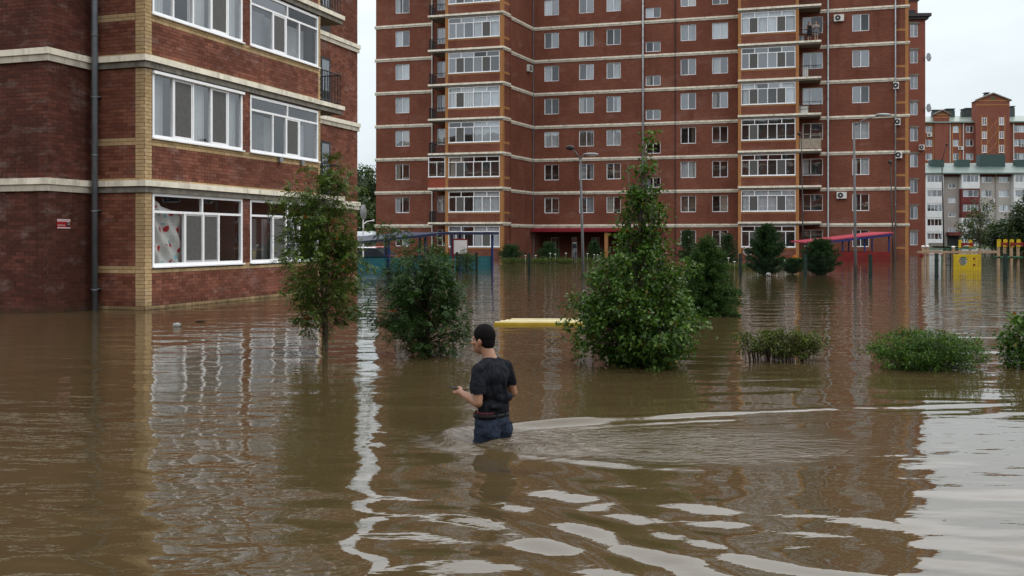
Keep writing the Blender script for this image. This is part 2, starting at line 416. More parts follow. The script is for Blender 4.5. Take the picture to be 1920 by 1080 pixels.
def water_material():
    m_, ns, ls, b = newmat('muddy_flood_water')
    geo = N(ns, 'NewGeometry').outputs['Position']
    n0 = noise_(ns, ls, geo, 0.16, 3, 0.5)
    c = mixc(ns, ls, rng(ns, ls, n0, 0.35, 0.65), (0.054, 0.038, 0.017), (0.066, 0.047, 0.022))
    ls.new(c, b.inputs['Base Color'])
    b.inputs['Roughness'].default_value = 0.02; b.inputs['IOR'].default_value = 1.62
    # ripples: heights in metres, summed
    calm = rng(ns, ls, noise_(ns, ls, mapv(ns, ls, geo, (0.12, 0.35, 1), (4, 1, 0)), 1.0, 2), 0.35, 0.65, 0.5, 1.9)
    l1 = math_(ns, ls, 'MULTIPLY', noise_(ns, ls, mapv(ns, ls, geo, (0.85, 1.8, 1)), 1.0, 1, 0.4, 0.4), 0.024)
    l2 = math_(ns, ls, 'MULTIPLY', noise_(ns, ls, mapv(ns, ls, geo, (2.0, 5.0, 1), (3, 7, 0), (0, 0, 0.15)), 1.0, 1, 0.45, 0.3), 0.0042)
    l3 = math_(ns, ls, 'MULTIPLY', math_(ns, ls, 'MULTIPLY', noise_(ns, ls, mapv(ns, ls, geo, (8.0, 19.0, 1), (1, 2, 0), (0, 0, -0.2)), 1.0, 2, 0.5), 0.0007), calm)
    sep_ = N(ns, 'SeparateXYZ'); ls.new(geo, sep_.inputs[0])
    l2s = math_(ns, ls, 'MULTIPLY', l2, calm)
    # churned, short ripples round and behind the wading legs
    def blob(cx_, cy_, rx_, ry_):
        d = N(ns, 'VectorMath', operation='LENGTH'); ls.new(mapv(ns, ls, geo, (1 / rx_, 1 / ry_, 0), (-cx_ / rx_, -cy_ / ry_, 0)), d.inputs[0])
        return rng(ns, ls, d.outputs['Value'], 0.4, 1.0, 1.0, 0.0)
    ck = math_(ns, ls, 'ADD', blob(MAN[0] + 0.30, MAN[1] - 0.05, 1.05, 0.62), math_(ns, ls, 'MULTIPLY', blob(MAN[0] + 1.5, MAN[1] - 0.2, 1.9, 1.0), 0.45))
    l4 = math_(ns, ls, 'MULTIPLY', math_(ns, ls, 'MULTIPLY', noise_(ns, ls, mapv(ns, ls, geo, (7, 13, 1), (2, 5, 0)), 1.0, 4, 0.62, 0.8), 0.042), ck)
    tot = math_(ns, ls, 'ADD', math_(ns, ls, 'ADD', math_(ns, ls, 'ADD', l1, l2s), l3), l4)
    bp = N(ns, 'Bump'); bp.inputs['Strength'].default_value = 1.0; bp.inputs['Distance'].default_value = 1.0
    ls.new(tot, bp.inputs['Height']); ls.new(bp.outputs[0], b.inputs['Normal'])
    return m_
WATER = water_material()
build_water()

# land under the flood and the dry ground that shows far behind
GRASSM = pm('grass_ground', (0.055, 0.085, 0.025), 0.95, 0.35, 0.4)
mb = MB(); mb.quad((-1500, -60, -0.9), (1500, -60, -0.9), (1500, 2600, -0.9), (-1500, 2600, -0.9))
g = link('ground', mb.mesh('ground', GRASSM)); g['kind'] = 'structure'
mb = MB()
for (xa, xb, ya, za, zb_) in ((-400, -17.0, 128, 0.25, 9), (86, 420, 186, 0.12, 1.2)):
    n = 14
    for i in range(n):
        for j in range(5):
            f = lambda ii, jj: (xa + (xb - xa) * ii / n, ya + jj * 22 + 3 * math.sin(ii * 1.7 + jj), za + (zb_ - za) * (jj / 5) ** 1.1 + 0.05 * math.sin(ii * 2.3))
            mb.quad(f(i, j), f(i + 1, j), f(i + 1, j + 1), f(i, j + 1))
        mb.quad((f(i, 0)[0], ya - 1, -0.8), (f(i + 1, 0)[0], ya - 1, -0.8), f(i + 1, 0), f(i, 0))
g = link('terrain', mb.mesh('terrain', GRASSM, True)); g['kind'] = 'structure'

# ------------------------------------------------------------------ walls with openings
def cuts(a, b, vals): return sorted({a, b} | {v for v in vals if a < v < b})
def wall_sheet(mb, x0, x1, z0, z1, holes, depth=0.25, y=0.0, mat=0, rmat=None):
    xs = cuts(x0, x1, [h[0] for h in holes] + [h[1] for h in holes])
    zs = cuts(z0, z1, [h[2] for h in holes] + [h[3] for h in holes])
    for i in range(len(xs) - 1):
        run = None
        for j in range(len(zs) - 1):
            cx, cz = (xs[i] + xs[i + 1]) / 2, (zs[j] + zs[j + 1]) / 2
            solid = not any(h[0] < cx < h[1] and h[2] < cz < h[3] for h in holes)
            if solid and run is None: run = zs[j]
            if run is not None and (not solid or j == len(zs) - 2):
                top = zs[j + 1] if solid else zs[j]
                mb.quad((xs[i], y, run), (xs[i + 1], y, run), (xs[i + 1], y, top), (xs[i], y, top), mat); run = None
    rm = mat if rmat is None else rmat
    for a, b, c, d in holes:
        if b <= x0 or a >= x1: continue
        mb.quad((a, y, c), (a, y, d), (a, y + depth, d), (a, y + depth, c), rm)
        mb.quad((b, y + depth, c), (b, y + depth, d), (b, y, d), (b, y, c), rm)
        mb.quad((a, y, d), (b, y, d), (b, y + depth, d), (a, y + depth, d), rm)
        mb.quad((a, y + depth, c), (b, y + depth, c), (b, y, c), (a, y, c), rm)

def curtain_mesh(name, x0, x1, z0, z1, y, mat, waves=5, amp=0.02, seg=None):
    mb = MB(); n = seg or max(6, waves * 4); ph = rnd.uniform(0, 6)
    for i in range(n):
        a, b = i / n, (i + 1) / n
        ya, yb = y + amp * math.sin(a * waves * 6.28 + ph), y + amp * math.sin(b * waves * 6.28 + ph)
        xa, xb = x0 + (x1 - x0) * a, x0 + (x1 - x0) * b
        mb.quad((xa, ya, z0), (xb, yb, z0), (xb, yb, z1), (xa, ya, z1))
    return mb.mesh(name, mat, True)

def glazing(w, h, zt, lower, upper, fw=0.07, mw=0.055, y0=0.02, dp=0.07):
    """frame bars + list of lights (x0,x1,z0,z1) for a window w x h; zt = transom height or None"""
    mb = MB(); lights = []
    y1 = y0 + dp
    mb.box(0, fw, y0, y1, 0, h); mb.box(w - fw, w, y0, y1, 0, h)
    mb.box(fw, w - fw, y0, y1, 0, fw); mb.box(fw, w - fw, y0, y1, h - fw, h)
    zl1 = h - fw if zt is None else zt - mw / 2
    if zt is not None:
        mb.box(fw, w - fw, y0, y1, zt - mw / 2, zt + mw / 2)
        e_ = [0] + list(upper) + [1]
        for i in range(len(e_) - 1):
            a = fw if i == 0 else e_[i] * w + mw / 2
            b = w - fw if i == len(e_) - 2 else e_[i + 1] * w - mw / 2
            lights.append((a, b, zt + mw / 2, h - fw, 'u%d' % i))
            if i: mb.box(e_[i] * w - mw / 2, e_[i] * w + mw / 2, y0, y1, zt + mw / 2, h - fw)
    e_ = [0] + list(lower) + [1]
    for i in range(len(e_) - 1):
        a = fw if i == 0 else e_[i] * w + mw / 2
        b = w - fw if i == len(e_) - 2 else e_[i + 1] * w - mw / 2
        lights.append((a, b, fw, zl1, 'l%d' % i))
        if i: mb.box(e_[i] * w - mw / 2, e_[i] * w + mw / 2, y0, y1, fw, zl1)
    return mb, lights

# ------------------------------------------------------------------ near building
C0 = PU(271, 23.83); C1 = PU(598, 31.75)
AR = math.atan2(C1[1] - C0[1], C1[0] - C0[0])
FR = Fac(C0, AR); LR = FR.xu(600.5)
FL = Fac(C0, AR - math.pi / 2); xin = FL.xu(173)
pI = FL.pt(xin); FI = Fac((pI.x, pI.y), AR); xk = FI.xu(90)
pK = FI.pt(xk); FB = Fac((pK.x, pK.y), AR - math.pi / 2)
FP = Fac(PU(670, 38.1), AR); xpw = FP.xu(560)
NB = thing('apartment_building', 'nearest red brick building with cream ledges, yellow brick corner and wide white windows', 'building', (C0[0], C0[1], 0))
NFL = 5
zbs = [3.12 + 3.0 * k for k in range(NFL)]
CRS = 3.0 / 34
hw = [(FR.xu(286), FR.xu(455)), (FR.xu(469), FR.xu(597))]
def sillhead(k): return (1.04, 2.83) if k == 0 else (zbs[k - 1] + 1.05, zbs[k - 1] + 2.66)
holes_R = [(a, b) + sillhead(k) for k in range(NFL) for a, b in hw]
sills = [sillhead(k)[0] for k in range(NFL)]
def is_row(z, rows): return any(a - 1e-3 <= z < b - 1e-3 for a, b in rows)
ROWS_SILL = [(s_ - 2 * CRS - 0.02, s_ - 0.02) for s_ in sills]
ROWS_BAND = [(z_ - 0.005, z_ + CRS * 0.6) for z_ in zbs]
def col_R(xc, zc):
    return 1 if (xc < 0.262 or xc > LR - 0.15 or is_row(zc, ROWS_SILL) or is_row(zc, ROWS_BAND) or zc < CRS) else 0
def col_L(xc, zc):
    return 1 if (xc > -0.262 or is_row(zc, ROWS_SILL) or is_row(zc, ROWS_BAND) or zc < CRS) else 0
def col_0(xc, zc): return 0
bands_excl = [(z_ - 0.30, z_) for z_ in zbs]
BR = []
def lay(F, x0, x1, z1, holes, colf, breaks, tag_):
    """running bond: courses broken at the breaks (edges between colours) and at openings"""
    nrow = int(z1 / CRS)
    for r in range(nrow):
        za, zb_ = r * CRS + 0.004, (r + 1) * CRS - 0.006
        zc = (za + zb_) / 2
        if any(a < zb_ and zc > a - 0.02 and za < b for a, b in bands_excl):
            if any(a - 0.03 < zc < b for a, b in bands_excl): continue
        ed = [x0, x1] + [b for b in breaks if x0 < b < x1]
        gaps = []
        for h in holes:
            if h[2] < zb_ - 0.01 and h[3] > za + 0.01: gaps.append((h[0], h[1])); ed += [h[0], h[1]]
        ed = sorted(set(ed))
        for i in range(len(ed) - 1):
            a, b = ed[i], ed[i + 1]
            if b <= x0 or a >= x1 or b - a < 0.02: continue
            if any(g0_ < (a + b) / 2 < g1_ for g0_, g1_ in gaps): continue
            pos = a if r % 2 == 0 else a - 0.13
            while pos < b - 1e-4:
                p0, p1 = max(pos, a), min(pos + 0.26, b)
                if p1 - p0 > 0.03:
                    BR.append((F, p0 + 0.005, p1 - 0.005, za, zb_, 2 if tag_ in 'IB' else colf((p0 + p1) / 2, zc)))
                pos += 0.26
lay(FR, 0, LR, 9.6, holes_R, col_R, [0.262, LR - 0.15], 'R')
lay(FL, xin, 0.006, 8.2, [], col_L, [-0.262], 'L')
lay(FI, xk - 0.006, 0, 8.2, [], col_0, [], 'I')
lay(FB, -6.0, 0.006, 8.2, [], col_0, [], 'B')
lay(FP, xpw, 0, 11.2, [], col_0, [], 'P')
def brick_px(b):
    F, a, c, z0, z1, _ = b
    p = F.pt((a + c) / 2); q0, q1 = F.pt(a), F.pt(c)
    u0, u1 = q0.x / q0.y * FPX + 960, q1.x / q1.y * FPX + 960
    v = HZ - ((z0 + z1) / 2 - CH) / p.y * FPX
    if min(u0, u1) < 0 or v < 0: return 0
    return (u1 - u0) * (z1 - z0) / p.y
order = sorted(range(len(BR)), key=lambda i: -brick_px(BR[i]) * (1.25 if BR[i][5] == 1 else 1.0))
single = set(order[:300])
PROUD = 0.007
def tintmesh(me, vals):
    at = me.attributes.new('tint', 'FLOAT', 'POINT'); at.data.foreach_set('value', vals)
cache = {}
mass = MB(); mtint = []
for i, (F, a, c, z0, z1, cl_) in enumerate(BR):
    ja, jz = rnd.uniform(-0.002, 0.002), rnd.uniform(-0.0015, 0.0015)
    pr = PROUD + rnd.uniform(-0.003, 0.003)
    if i in single:
        key = (round(c - a, 3), cl_)
        if key not in cache:
            w = c - a; m0 = MB(); m0.box(0, w, 0, 0.02, 0, z1 - z0)
            me = m0.mesh('brick', (RED, YEL, RED_SHADE)[cl_]); tintmesh(me, [0.0] * 8); cache[key] = me
        part(cache[key], 'brick', None, NB, F, a + ja, -pr, z0 + jz)
    else:
        p = [F.pt(x_, y_, z_) - Vector((C0[0], C0[1], 0)) for x_, y_, z_ in
             ((a + ja, -pr, z0 + jz), (c + ja, -pr, z0 + jz), (c + ja, -pr, z1 + jz), (a + ja, -pr, z1 + jz), (a + ja, 0.004, z0 + jz), (c + ja, 0.004, z0 + jz), (c + ja, 0.004, z1 + jz), (a + ja, 0.004, z1 + jz))]
        mass.add(p, [(0, 1, 2, 3), (4, 5, 1, 0), (1, 5, 6, 2), (3, 2, 6, 7), (4, 0, 3, 7)], cl_)
        mtint += [rnd.random()] * 8
me = mass.mesh('brickwork', [RED, YEL, RED_SHADE]); tintmesh(me, mtint)
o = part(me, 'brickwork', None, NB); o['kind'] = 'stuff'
# mortar bed behind the bricks, and the plain upper storeys
ZT = zbs[-1] + 0.6
for F, a, b, hs, nm in ((FR, 0, LR, holes_R, 'wall'), (FL, xin, 0, [], 'wall'), (FI, xk, 0, [], 'wall'), (FB, -9, 0, [], 'wall'), (FP, xpw, 0, [], 'wall')):
    mb = MB(); zb1 = 9.6 if F is FR else (11.2 if F is FP else 8.2)
    if F is FR: wall_sheet(mb, a, b, -0.9, zb1, [h for h in hs if h[2] < 9], 0.25, rmat=0); wall_sheet(mb, a, b, zb1, ZT, [h for h in hs if h[2] > 9], 0.25, mat=1)
    else: wall_sheet(mb, a, b, -0.9, zb1, hs); wall_sheet(mb, a, b, zb1, ZT, [], mat=1)
    part(mb, nm, [MORT, BW2], NB, F)
# closing walls (end of the bay, end of the pier, back) and roof
pj = FP.pt(0); dB = 9.0
mb = MB(); mb.quad((LR, 0, -0.9), (LR, 1.9, -0.9), (LR, 1.9, ZT), (LR, 0, ZT)); part(mb, 'wall', BY, NB, FR)
mb = MB(); mb.quad((0, 0, -0.9), (0, dB, -0.9), (0, dB, ZT), (0, 0, ZT)); mb.quad((0, dB, -0.9), (xpw - 8, dB, -0.9), (xpw - 8, dB, ZT), (0, dB, ZT)); part(mb, 'wall', BW2, NB, FP)
mb = MB(); mb.box(-9, -xin + 0.2, -0.1, 22, ZT, ZT + 0.3); part(mb, 'roof', CONC, NB, FB)
# ledges: one per storey and face
def ledge(F, a, b, zt, style, ext0=0.0, ext1=0.0):
    mb = MB()
    if style == 0:        # two cream fascias, the upper one further out
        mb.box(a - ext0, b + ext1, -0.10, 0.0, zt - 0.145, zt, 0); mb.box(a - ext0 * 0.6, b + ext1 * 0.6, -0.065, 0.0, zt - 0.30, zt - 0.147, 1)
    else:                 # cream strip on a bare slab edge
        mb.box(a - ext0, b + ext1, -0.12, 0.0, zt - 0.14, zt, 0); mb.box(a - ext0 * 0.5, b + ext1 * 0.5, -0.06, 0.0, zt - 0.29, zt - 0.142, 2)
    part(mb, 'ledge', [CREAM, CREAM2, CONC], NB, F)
for z_ in zbs:
    ledge(FB, -9, 0, z_, 0, 0, 0.10); ledge(FI, xk + 0.003, 0, z_ - 0.002, 0, 0.0, 0.0)
    ledge(FL, xin, 0, z_ - 0.004, 1, 0, 0.12); ledge(FR, 0.003, LR, z_, 1, 0, 0.0); ledge(FP, xpw, 0, z_, 0, 0, 0.1)
    mb = MB(); mb.box(LR, LR + 1.45, -0.115, 1.7, z_ - 0.135, z_ - 0.003, 0); mb.box(LR, LR + 1.40, -0.055, 1.7, z_ - 0.28, z_ - 0.138, 1)
    part(mb, 'balcony_slab', [CREAM, CONC], NB, FR)
for k, z_ in enumerate(zbs[:4]):
    mb = MB(); x1_ = LR + 1.36
    mb.tube([(LR + 0.02, 0.0, z_ + 1.03), (x1_, 0.0, z_ + 1.03), (x1_, 1.5, z_ + 1.03)], 0.022, 6)
    mb.tube([(LR + 0.02, 0.0, z_ + 0.1), (x1_, 0.0, z_ + 0.1), (x1_, 1.5, z_ + 0.1)], 0.015, 6)
    for i in range(13): mb.box(LR + 0.03 + i * 0.11, LR + 0.045 + i * 0.11, -0.007, 0.007, z_ + 0.1, z_ + 1.03)
    for i in range(12): mb.box(x1_ - 0.007, x1_ + 0.007, 0.12 * i + 0.1, 0.12 * i + 0.115, z_ + 0.1, z_ + 1.03)
    part(mb, 'balcony_railing', BLACKM, NB, FR)
    xd0, xd1 = FP.xu(600), FP.xu(618)
    mb = MB(); mb.box(xd0, xd1, -0.03, 0.0, z_ + 0.02, z_ + 2.1, 1); mb.box(xd0 + 0.1, xd1 - 0.1, -0.036, -0.03, z_ + 0.9, z_ + 2.0, 0)
    part(mb, 'balcony_door', [GLASSN, DARK], NB, FP)

# windows
def flower_curtain_mat():
    m_, ns, ls, b = newmat('printed_curtain')
    t = N(ns, 'TexCoord').outputs['Object']
    v = N(ns, 'TexVoronoi'); v.inputs['Scale'].default_value = 4.6; ls.new(mapv(ns, ls, t, (1, 0.1, 1), (0.3, 0, 0.1)), v.inputs['Vector'])
    dn = math_(ns, ls, 'ADD', v.outputs['Distance'], math_(ns, ls, 'MULTIPLY', noise_(ns, ls, t, 14, 3), 0.35))
    sx = N(ns, 'SeparateXYZ'); ls.new(v.outputs['Color'], sx.inputs[0])
    isred = rng(ns, ls, sx.outputs['X'], 0.40, 0.43); isblue = rng(ns, ls, sx.outputs['Y'], 0.66, 0.69)
    c = mixc(ns, ls, rng(ns, ls, noise_(ns, ls, t, 4, 3), 0.3, 0.7), (0.58, 0.57, 0.55), (0.70, 0.69, 0.67))
    spot = rng(ns, ls, dn, 0.50, 0.57, 1, 0)
    c = mixc(ns, ls, math_(ns, ls, 'MULTIPLY', spot, isblue), c, (0.25, 0.5, 0.55))
    c = mixc(ns, ls, math_(ns, ls, 'MULTIPLY', spot, isred), c, (0.48, 0.025, 0.035))
    ls.new(c, b.inputs['Base Color']); b.inputs['Roughness'].default_value = 0.9; return m_
FLOWER = flower_curtain_mat()
def near_window(k, wi):
    a, b = hw[wi]; z0, z1 = sillhead(k); w, h = b - a, z1 - z0
    trans = k == 0 or wi == 1
    if trans: zt, lo, up = h * 0.745, ((0.33, 0.53, 0.71) if wi == 0 else (0.31, 0.50, 0.70)), (0.52,)
    else: zt, lo, up = None, (0.21, 0.42, 0.62, 0.82), ()
    mb, lights = glazing(w, h, zt, lo, up, 0.075, 0.06, 0.0, 0.08)
    mb.box(-0.03, w + 0.03, -0.07, 0.0, -0.035, 0.0)          # sheet-metal sill
    if not trans: mb.box(-0.02, w + 0.02, -0.07, 0.0, h - 0.06, h + 0.01)   # roller box
    wo = part(mb, 'window', PVC, NB, FR, a, 0.0, z0)
    screens = {(0, 0): ('l1', 'l2'), (0, 1): ('l1',), (1, 0): ('l1', 'l3'), (1, 1): ('l2',), (2, 0): ('l3',), (2, 1): ('l1',)}.get((k, wi), ('l1',))
    for (p, q, r, s_, nm) in lights:
        m1 = MB()
        if nm in screens:
            m1.box(p + 0.002, q - 0.002, 0.015, 0.05, r + 0.002, s_ - 0.002, 0); m1.f.pop(0); m1.m.pop(0); m1.uv.pop(0)
            fw = 0.045
            m2 = MB(); y0, y1 = 0.012, 0.055
            m2.box(p, p + fw, y0, y1, r, s_); m2.box(q - fw, q, y0, y1, r, s_); m2.box(p + fw, q - fw, y0, y1, r, r + fw); m2.box(p + fw, q - fw, y0, y1, s_ - fw, s_)
            link('sash', m2.mesh('sash', PVCG if k == 0 else PVC), wo)
            m3 = MB(); m3.box(p + fw, q - fw, 0.022, 0.028, r + fw, s_ - fw); link('insect_screen', m3.mesh('insect_screen', SCREEN), wo)
        elif k == 0 and wi == 1 and nm == 'l2':     # sash tilted open
            m2 = MB(); fw = 0.05; m2.box(p, p + fw, 0, .05, 0, s_ - r); m2.box(q - fw, q, 0, .05, 0, s_ - r); m2.box(p + fw, q - fw, 0, .05, 0, fw); m2.box(p + fw, q - fw, 0, .05, s_ - r - fw, s_ - r)
            so = link('sash', m2.mesh('sash', PVC), wo, (0, 0.03, r)); so.rotation_euler = (R(-9), 0, 0)
            m3 = MB(); m3.quad((p + fw, 0.025, fw), (q - fw, 0.025, fw), (q - fw, 0.025, s_ - r - fw), (p + fw, 0.025, s_ - r - fw))
            po = link('pane', m3.mesh('pane', GLASSN), wo, (0, 0.03, r)); po.rotation_euler = (R(-9), 0, 0)
        else:
            m3 = MB(); m3.quad((p, 0.04, r), (q, 0.04, r), (q, 0.04, s_), (p, 0.04, s_)); link('pane', m3.mesh('pane', GLASSN), wo)
    # loggia behind the glass
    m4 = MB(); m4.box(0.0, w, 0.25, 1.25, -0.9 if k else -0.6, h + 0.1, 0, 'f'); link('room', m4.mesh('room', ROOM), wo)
    if k == 0 and wi == 0:
        m5 = MB(); nx, nz = 26, 30
        for i in range(nx):
            for j in range(nz):
                def cp(ii, jj):
                    s1, t1 = ii / nx, jj / nz
                    sag = 0.30 * math.sin(min(1, s1) * math.pi * 0.55)
                    zz = 0.05 + (h * 0.93 - 0.05) * t1 - sag * t1 * (1.0 if s1 > 0.2 else s1 / 0.2)
                    yy = 0.16 + 0.035 * math.sin((t1 * 7.0 + s1 * 5.0 * (1 - 0.3 * t1)) * 2.2 + s1 * 3) + 0.02 * math.sin(s1 * 21)
                    return (0.08 + s1 * w * 0.335, yy, zz)
                m5.quad(cp(i, j), cp(i + 1, j), cp(i + 1, j + 1), cp(i, j + 1))
        link('curtain', m5.mesh('curtain', FLOWER, True), wo)
        link('curtain', curtain_mesh('curtain', w * 0.36, w * 0.46, 0.05, h * 0.72, 0.45, FLOWER, 3, 0.03), wo)
        link('curtain', curtain_mesh('curtain', w * 0.46, w * 0.53, 0.05, h * 0.72, 0.5, CURT[1], 2, 0.03), wo)
    elif k == 0:
        link('curtain', curtain_mesh('curtain', w * 0.06, w * 0.28, 0.05, h * 0.7, 0.5, CURT[1], 2, 0.02), wo)
        link('curtain', curtain_mesh('curtain', w * 0.32, w * 0.40, 0.05, h * 0.7, 0.4, CURT[0], 2, 0.02), wo)
    else:
        for s0, s1, cm_, yy in (((0.0, 0.2, 0, .3), (0.42, 0.62, 0, .22), (0.83, 1.0, 0, .22)) if wi == 0 else ((0.03, 0.33, 1, .35), (0.34, 0.5, 0, .5), (0.7, 0.98, 0, .5))):
            link('curtain', curtain_mesh('curtain', w * s0 + 0.02, w * s1 - 0.02, 0.03, h * (0.97 if wi == 0 else 0.72), yy, CURT[cm_], 6, 0.018), wo)
for k in range(NFL):
    for wi in range(2): near_window(k, wi)
for du in (523, 564):      # vent boxes under a sill
    mb = MB(); x_ = FR.xu(du); mb.box(x_ - 0.08, x_ + 0.08, -0.10, -0.01, 3.99, 4.14); part(mb, 'vent_box', GREYM, NB, FR)
# downpipe in the inner corner
pp = PU(177.5, 24.05); mb = MB()
mb.tube([(0, 0, -0.8), (0, 0, 15.4)], 0.072, 14)
for z_ in (0.45, 2.35, 3.7, 5.1, 6.6, 8.2): mb.tube([(0, 0, z_), (0, 0, z_ + 0.05)], 0.079, 14)
for z_ in (0.42, 2.32, 5.07): mb.box(-0.11, 0.11, 0.0, 0.2, z_ + 0.07, z_ + 0.09)
part(mb, 'downpipe', PIPEG, NB, None, pp[0] - C0[0], pp[1] - C0[1], 0, True)

# red warning plate on the wall
def textmesh(body, size, mat, name, bold=0.0):
    cu = bpy.data.curves.new(name, 'FONT'); cu.body = body; cu.size = size; cu.extrude = 0.0006; cu.offset = bold
    cu.align_x = 'LEFT'; cu.align_y = 'BOTTOM_BASELINE'
    to = bpy.data.objects.new(name, cu); COL.objects.link(to)
    dg = bpy.context.evaluated_depsgraph_get(); dg.update()
    me = bpy.data.meshes.new_from_object(to.evaluated_get(dg)); me.name = name
    bpy.data.objects.remove(to); bpy.data.curves.remove(cu)
    me.materials.clear(); me.materials.append(mat); return me
SIGNR = pm('sign_red', (0.30, 0.012, 0.018), 0.4, 0.1, 6); SIGNW = pm('sign_white', (0.7, 0.68, 0.68), 0.4, 0.05, 6); SIGNK = pm('sign_black', (0.03, 0.02, 0.025), 0.4)
xs0, xs1 = FI.xu(105.5), FI.xu(131); zs1, zs0 = 1.71 + (448 - 410) / 243 * 3, 1.71 + (448 - 428.5) / 243 * 3
sp = FI.pt(xs0, -0.02, zs0); sw, sh = xs1 - xs0, zs1 - zs0
SG = thing('warning_sign', 'small red warning plate with white lettering on the dark brick corner', 'sign', sp, AR)
mb = MB(); mb.box(0, sw, 0, 0.008, 0, sh); link('plate', mb.mesh('plate', SIGNR), SG)
mb = MB(); mb.box(sw * 0.02, sw * 0.98, -0.002, 0, sh * 0.74, sh * 0.97); link('white_strip', mb.mesh('white_strip', SIGNW), SG)
mb = MB(); mb.box(sw * 0.02, sw * 0.98, -0.002, 0, sh * 0.03, sh * 0.15); link('white_strip', mb.mesh('white_strip', SIGNW), SG)
mb = MB(); mb.box(sw * 0.70, sw * 0.97, -0.002, 0, sh * 0.2, sh * 0.68); link('black_panel', mb.mesh('black_panel', SIGNK), SG)
mb = MB(); mb.tube([(sw * .74, -0.004, sh * .6), (sw * .85, -0.004, sh * .64), (sw * .9, -0.004, sh * .5), (sw * .8, -0.004, sh * .4)], 0.006, 6); link('camera_symbol', mb.mesh('camera_symbol', SIGNW), SG)
def fit_text(body, x, z, wid, hei, mat, yy):
    me = textmesh(body, 1.0, mat, 'lettering')
    co = np.array([v.co for v in me.vertices]); mn, mx2 = co.min(0), co.max(0)
    for v in me.vertices:
        c = v.co; v.co = (x + (c.x - mn[0]) / (mx2[0] - mn[0]) * wid, yy - c.z * 0.5, z + (c.y - mn[1]) / (mx2[1] - mn[1]) * hei)
    return me
link('lettering', fit_text('ВНИМАНИЕ!', sw * 0.05, sh * 0.79, sw * 0.9, sh * 0.14, SIGNR, -0.004), SG)
link('lettering', fit_text('ВЕДЕТСЯ', sw * 0.05, sh * 0.24, sw * 0.52, sh * 0.18, SIGNW, -0.004), SG)
link('lettering', fit_text('ВИДЕОНАБЛЮДЕНИЕ', sw * 0.05, sh * 0.055, sw * 0.9, sh * 0.07, SIGNR, -0.004), SG)
# ------------------------------------------------------------------ central building
S3 = FPX * 3.0
M0, M1 = PU(1000, S3 / 61.5), PU(1381, S3 / 65.2)
AF = math.atan2(M1[1] - M0[1], M1[0] - M0[0])
FM = Fac(M0, AF)
FA = Fac(PU(705, S3 / 61.9), AF)
cBL = PU(943, S3 / 66.0); FBL = Fac(cBL, AF)
ASd = math.atan2(M0[1] - cBL[1], M0[0] - cBL[0]); FS = Fac(cBL, ASd); LS = math.hypot(M0[0] - cBL[0], M0[1] - cBL[1])
FBR = Fac(PU(1384, S3 / 66.5), AF)
CB = thing('apartment_building', 'long red brick tower block with cream floor bands and glazed loggias, across the flooded yard', 'building', (M0[0], M0[1], 0))
NF = 10; ZTOP = 3.0 * NF + 0.9
def depth_of(Fa, Fb): return (Fb.ox - Fa.ox) * Fa.ey[0] + (Fb.oy - Fa.oy) * Fa.ey[1]   # how far plane b lies behind plane a

_wm = {}
def window_set(w, h, zt, lo, up, fw, mw):
    key = (round(w, 2), round(h, 2), zt, lo, up)
    if key not in _wm:
        mb, lights = glazing(w, h, zt, lo, up, fw, mw, 0.0, 0.07)
        mb.box(-0.03, w + 0.03, -0.09, 0.0, -0.04, 0.0)
        panes = []
        for (p, q, r, s_, nm) in lights:
            m3 = MB(); m3.quad((p, 0.035, r), (q, 0.035, r), (q, 0.035, s_), (p, 0.035, s_)); panes.append((m3.mesh('pane', GLASS), nm))
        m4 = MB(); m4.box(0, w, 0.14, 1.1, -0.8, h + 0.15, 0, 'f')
        cu = []
        for s0, s1 in ((0.03, 0.30), (0.03, 0.5), (0.5, 0.97), (0.7, 0.97), (0.03, 0.97)):
            for ci in range(4): cu.append((curtain_mesh('curtain', w * s0, w * s1, 0.02, h, 0.14, CURT[ci], max(3, int((s1 - s0) * w * 5)), 0.02), s0, s1, ci))
        _wm[key] = (mb.mesh('window', PVC), panes, m4.mesh('room', ROOM), cu, lights)
    return _wm[key]
def window(parent, F, x, z, w, h, zt=None, lo=(0.5,), up=(), y=0.1, fw=0.06, mw=0.05, pale=0.4, room=True, screens=()):
    fr, panes, rm, cu, lights = window_set(w, h, zt, lo, up, fw, mw)
    o = part(fr, 'window', None, parent, F, x, y, z)
    for i, (pm_, nm) in enumerate(panes):
        if nm in screens:
            l = lights[i]; m3 = MB(); m3.box(l[0], l[1], 0.02, 0.03, l[2], l[3]); link('insect_screen', m3.mesh('insect_screen', SCREEN), o)
        else: link('pane', pm_, o)
    if room: link('room', rm, o)
    if rnd.random() < 0.62:
        for _ in range(rnd.choice((1, 1, 2))):
            ci = 0 if rnd.random() < pale else rnd.choice((1, 1, 2, 3))
            opts = [c for c in cu if c[3] == ci]
            link('curtain', rnd.choice(opts)[0], o)
    return o
def band(F, a, b, zt, parent, proud=0.10, hgt=0.29, two=True, e0=0.0, e1=0.0):
    mb = MB()
    if two:
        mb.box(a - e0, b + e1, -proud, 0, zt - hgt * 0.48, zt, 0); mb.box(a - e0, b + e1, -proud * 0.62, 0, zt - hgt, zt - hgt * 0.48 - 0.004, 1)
    else: mb.box(a - e0, b + e1, -proud, 0, zt - hgt, zt, 0)
    part(mb, 'floor_band', [CREAM, CREAM2], parent, F)

def openings(cols, floors, lo=1.05, hi=2.49): return [(a, b, 3 * k + lo, 3 * k + hi) for a, b in cols for k in floors]
WH = 1.44
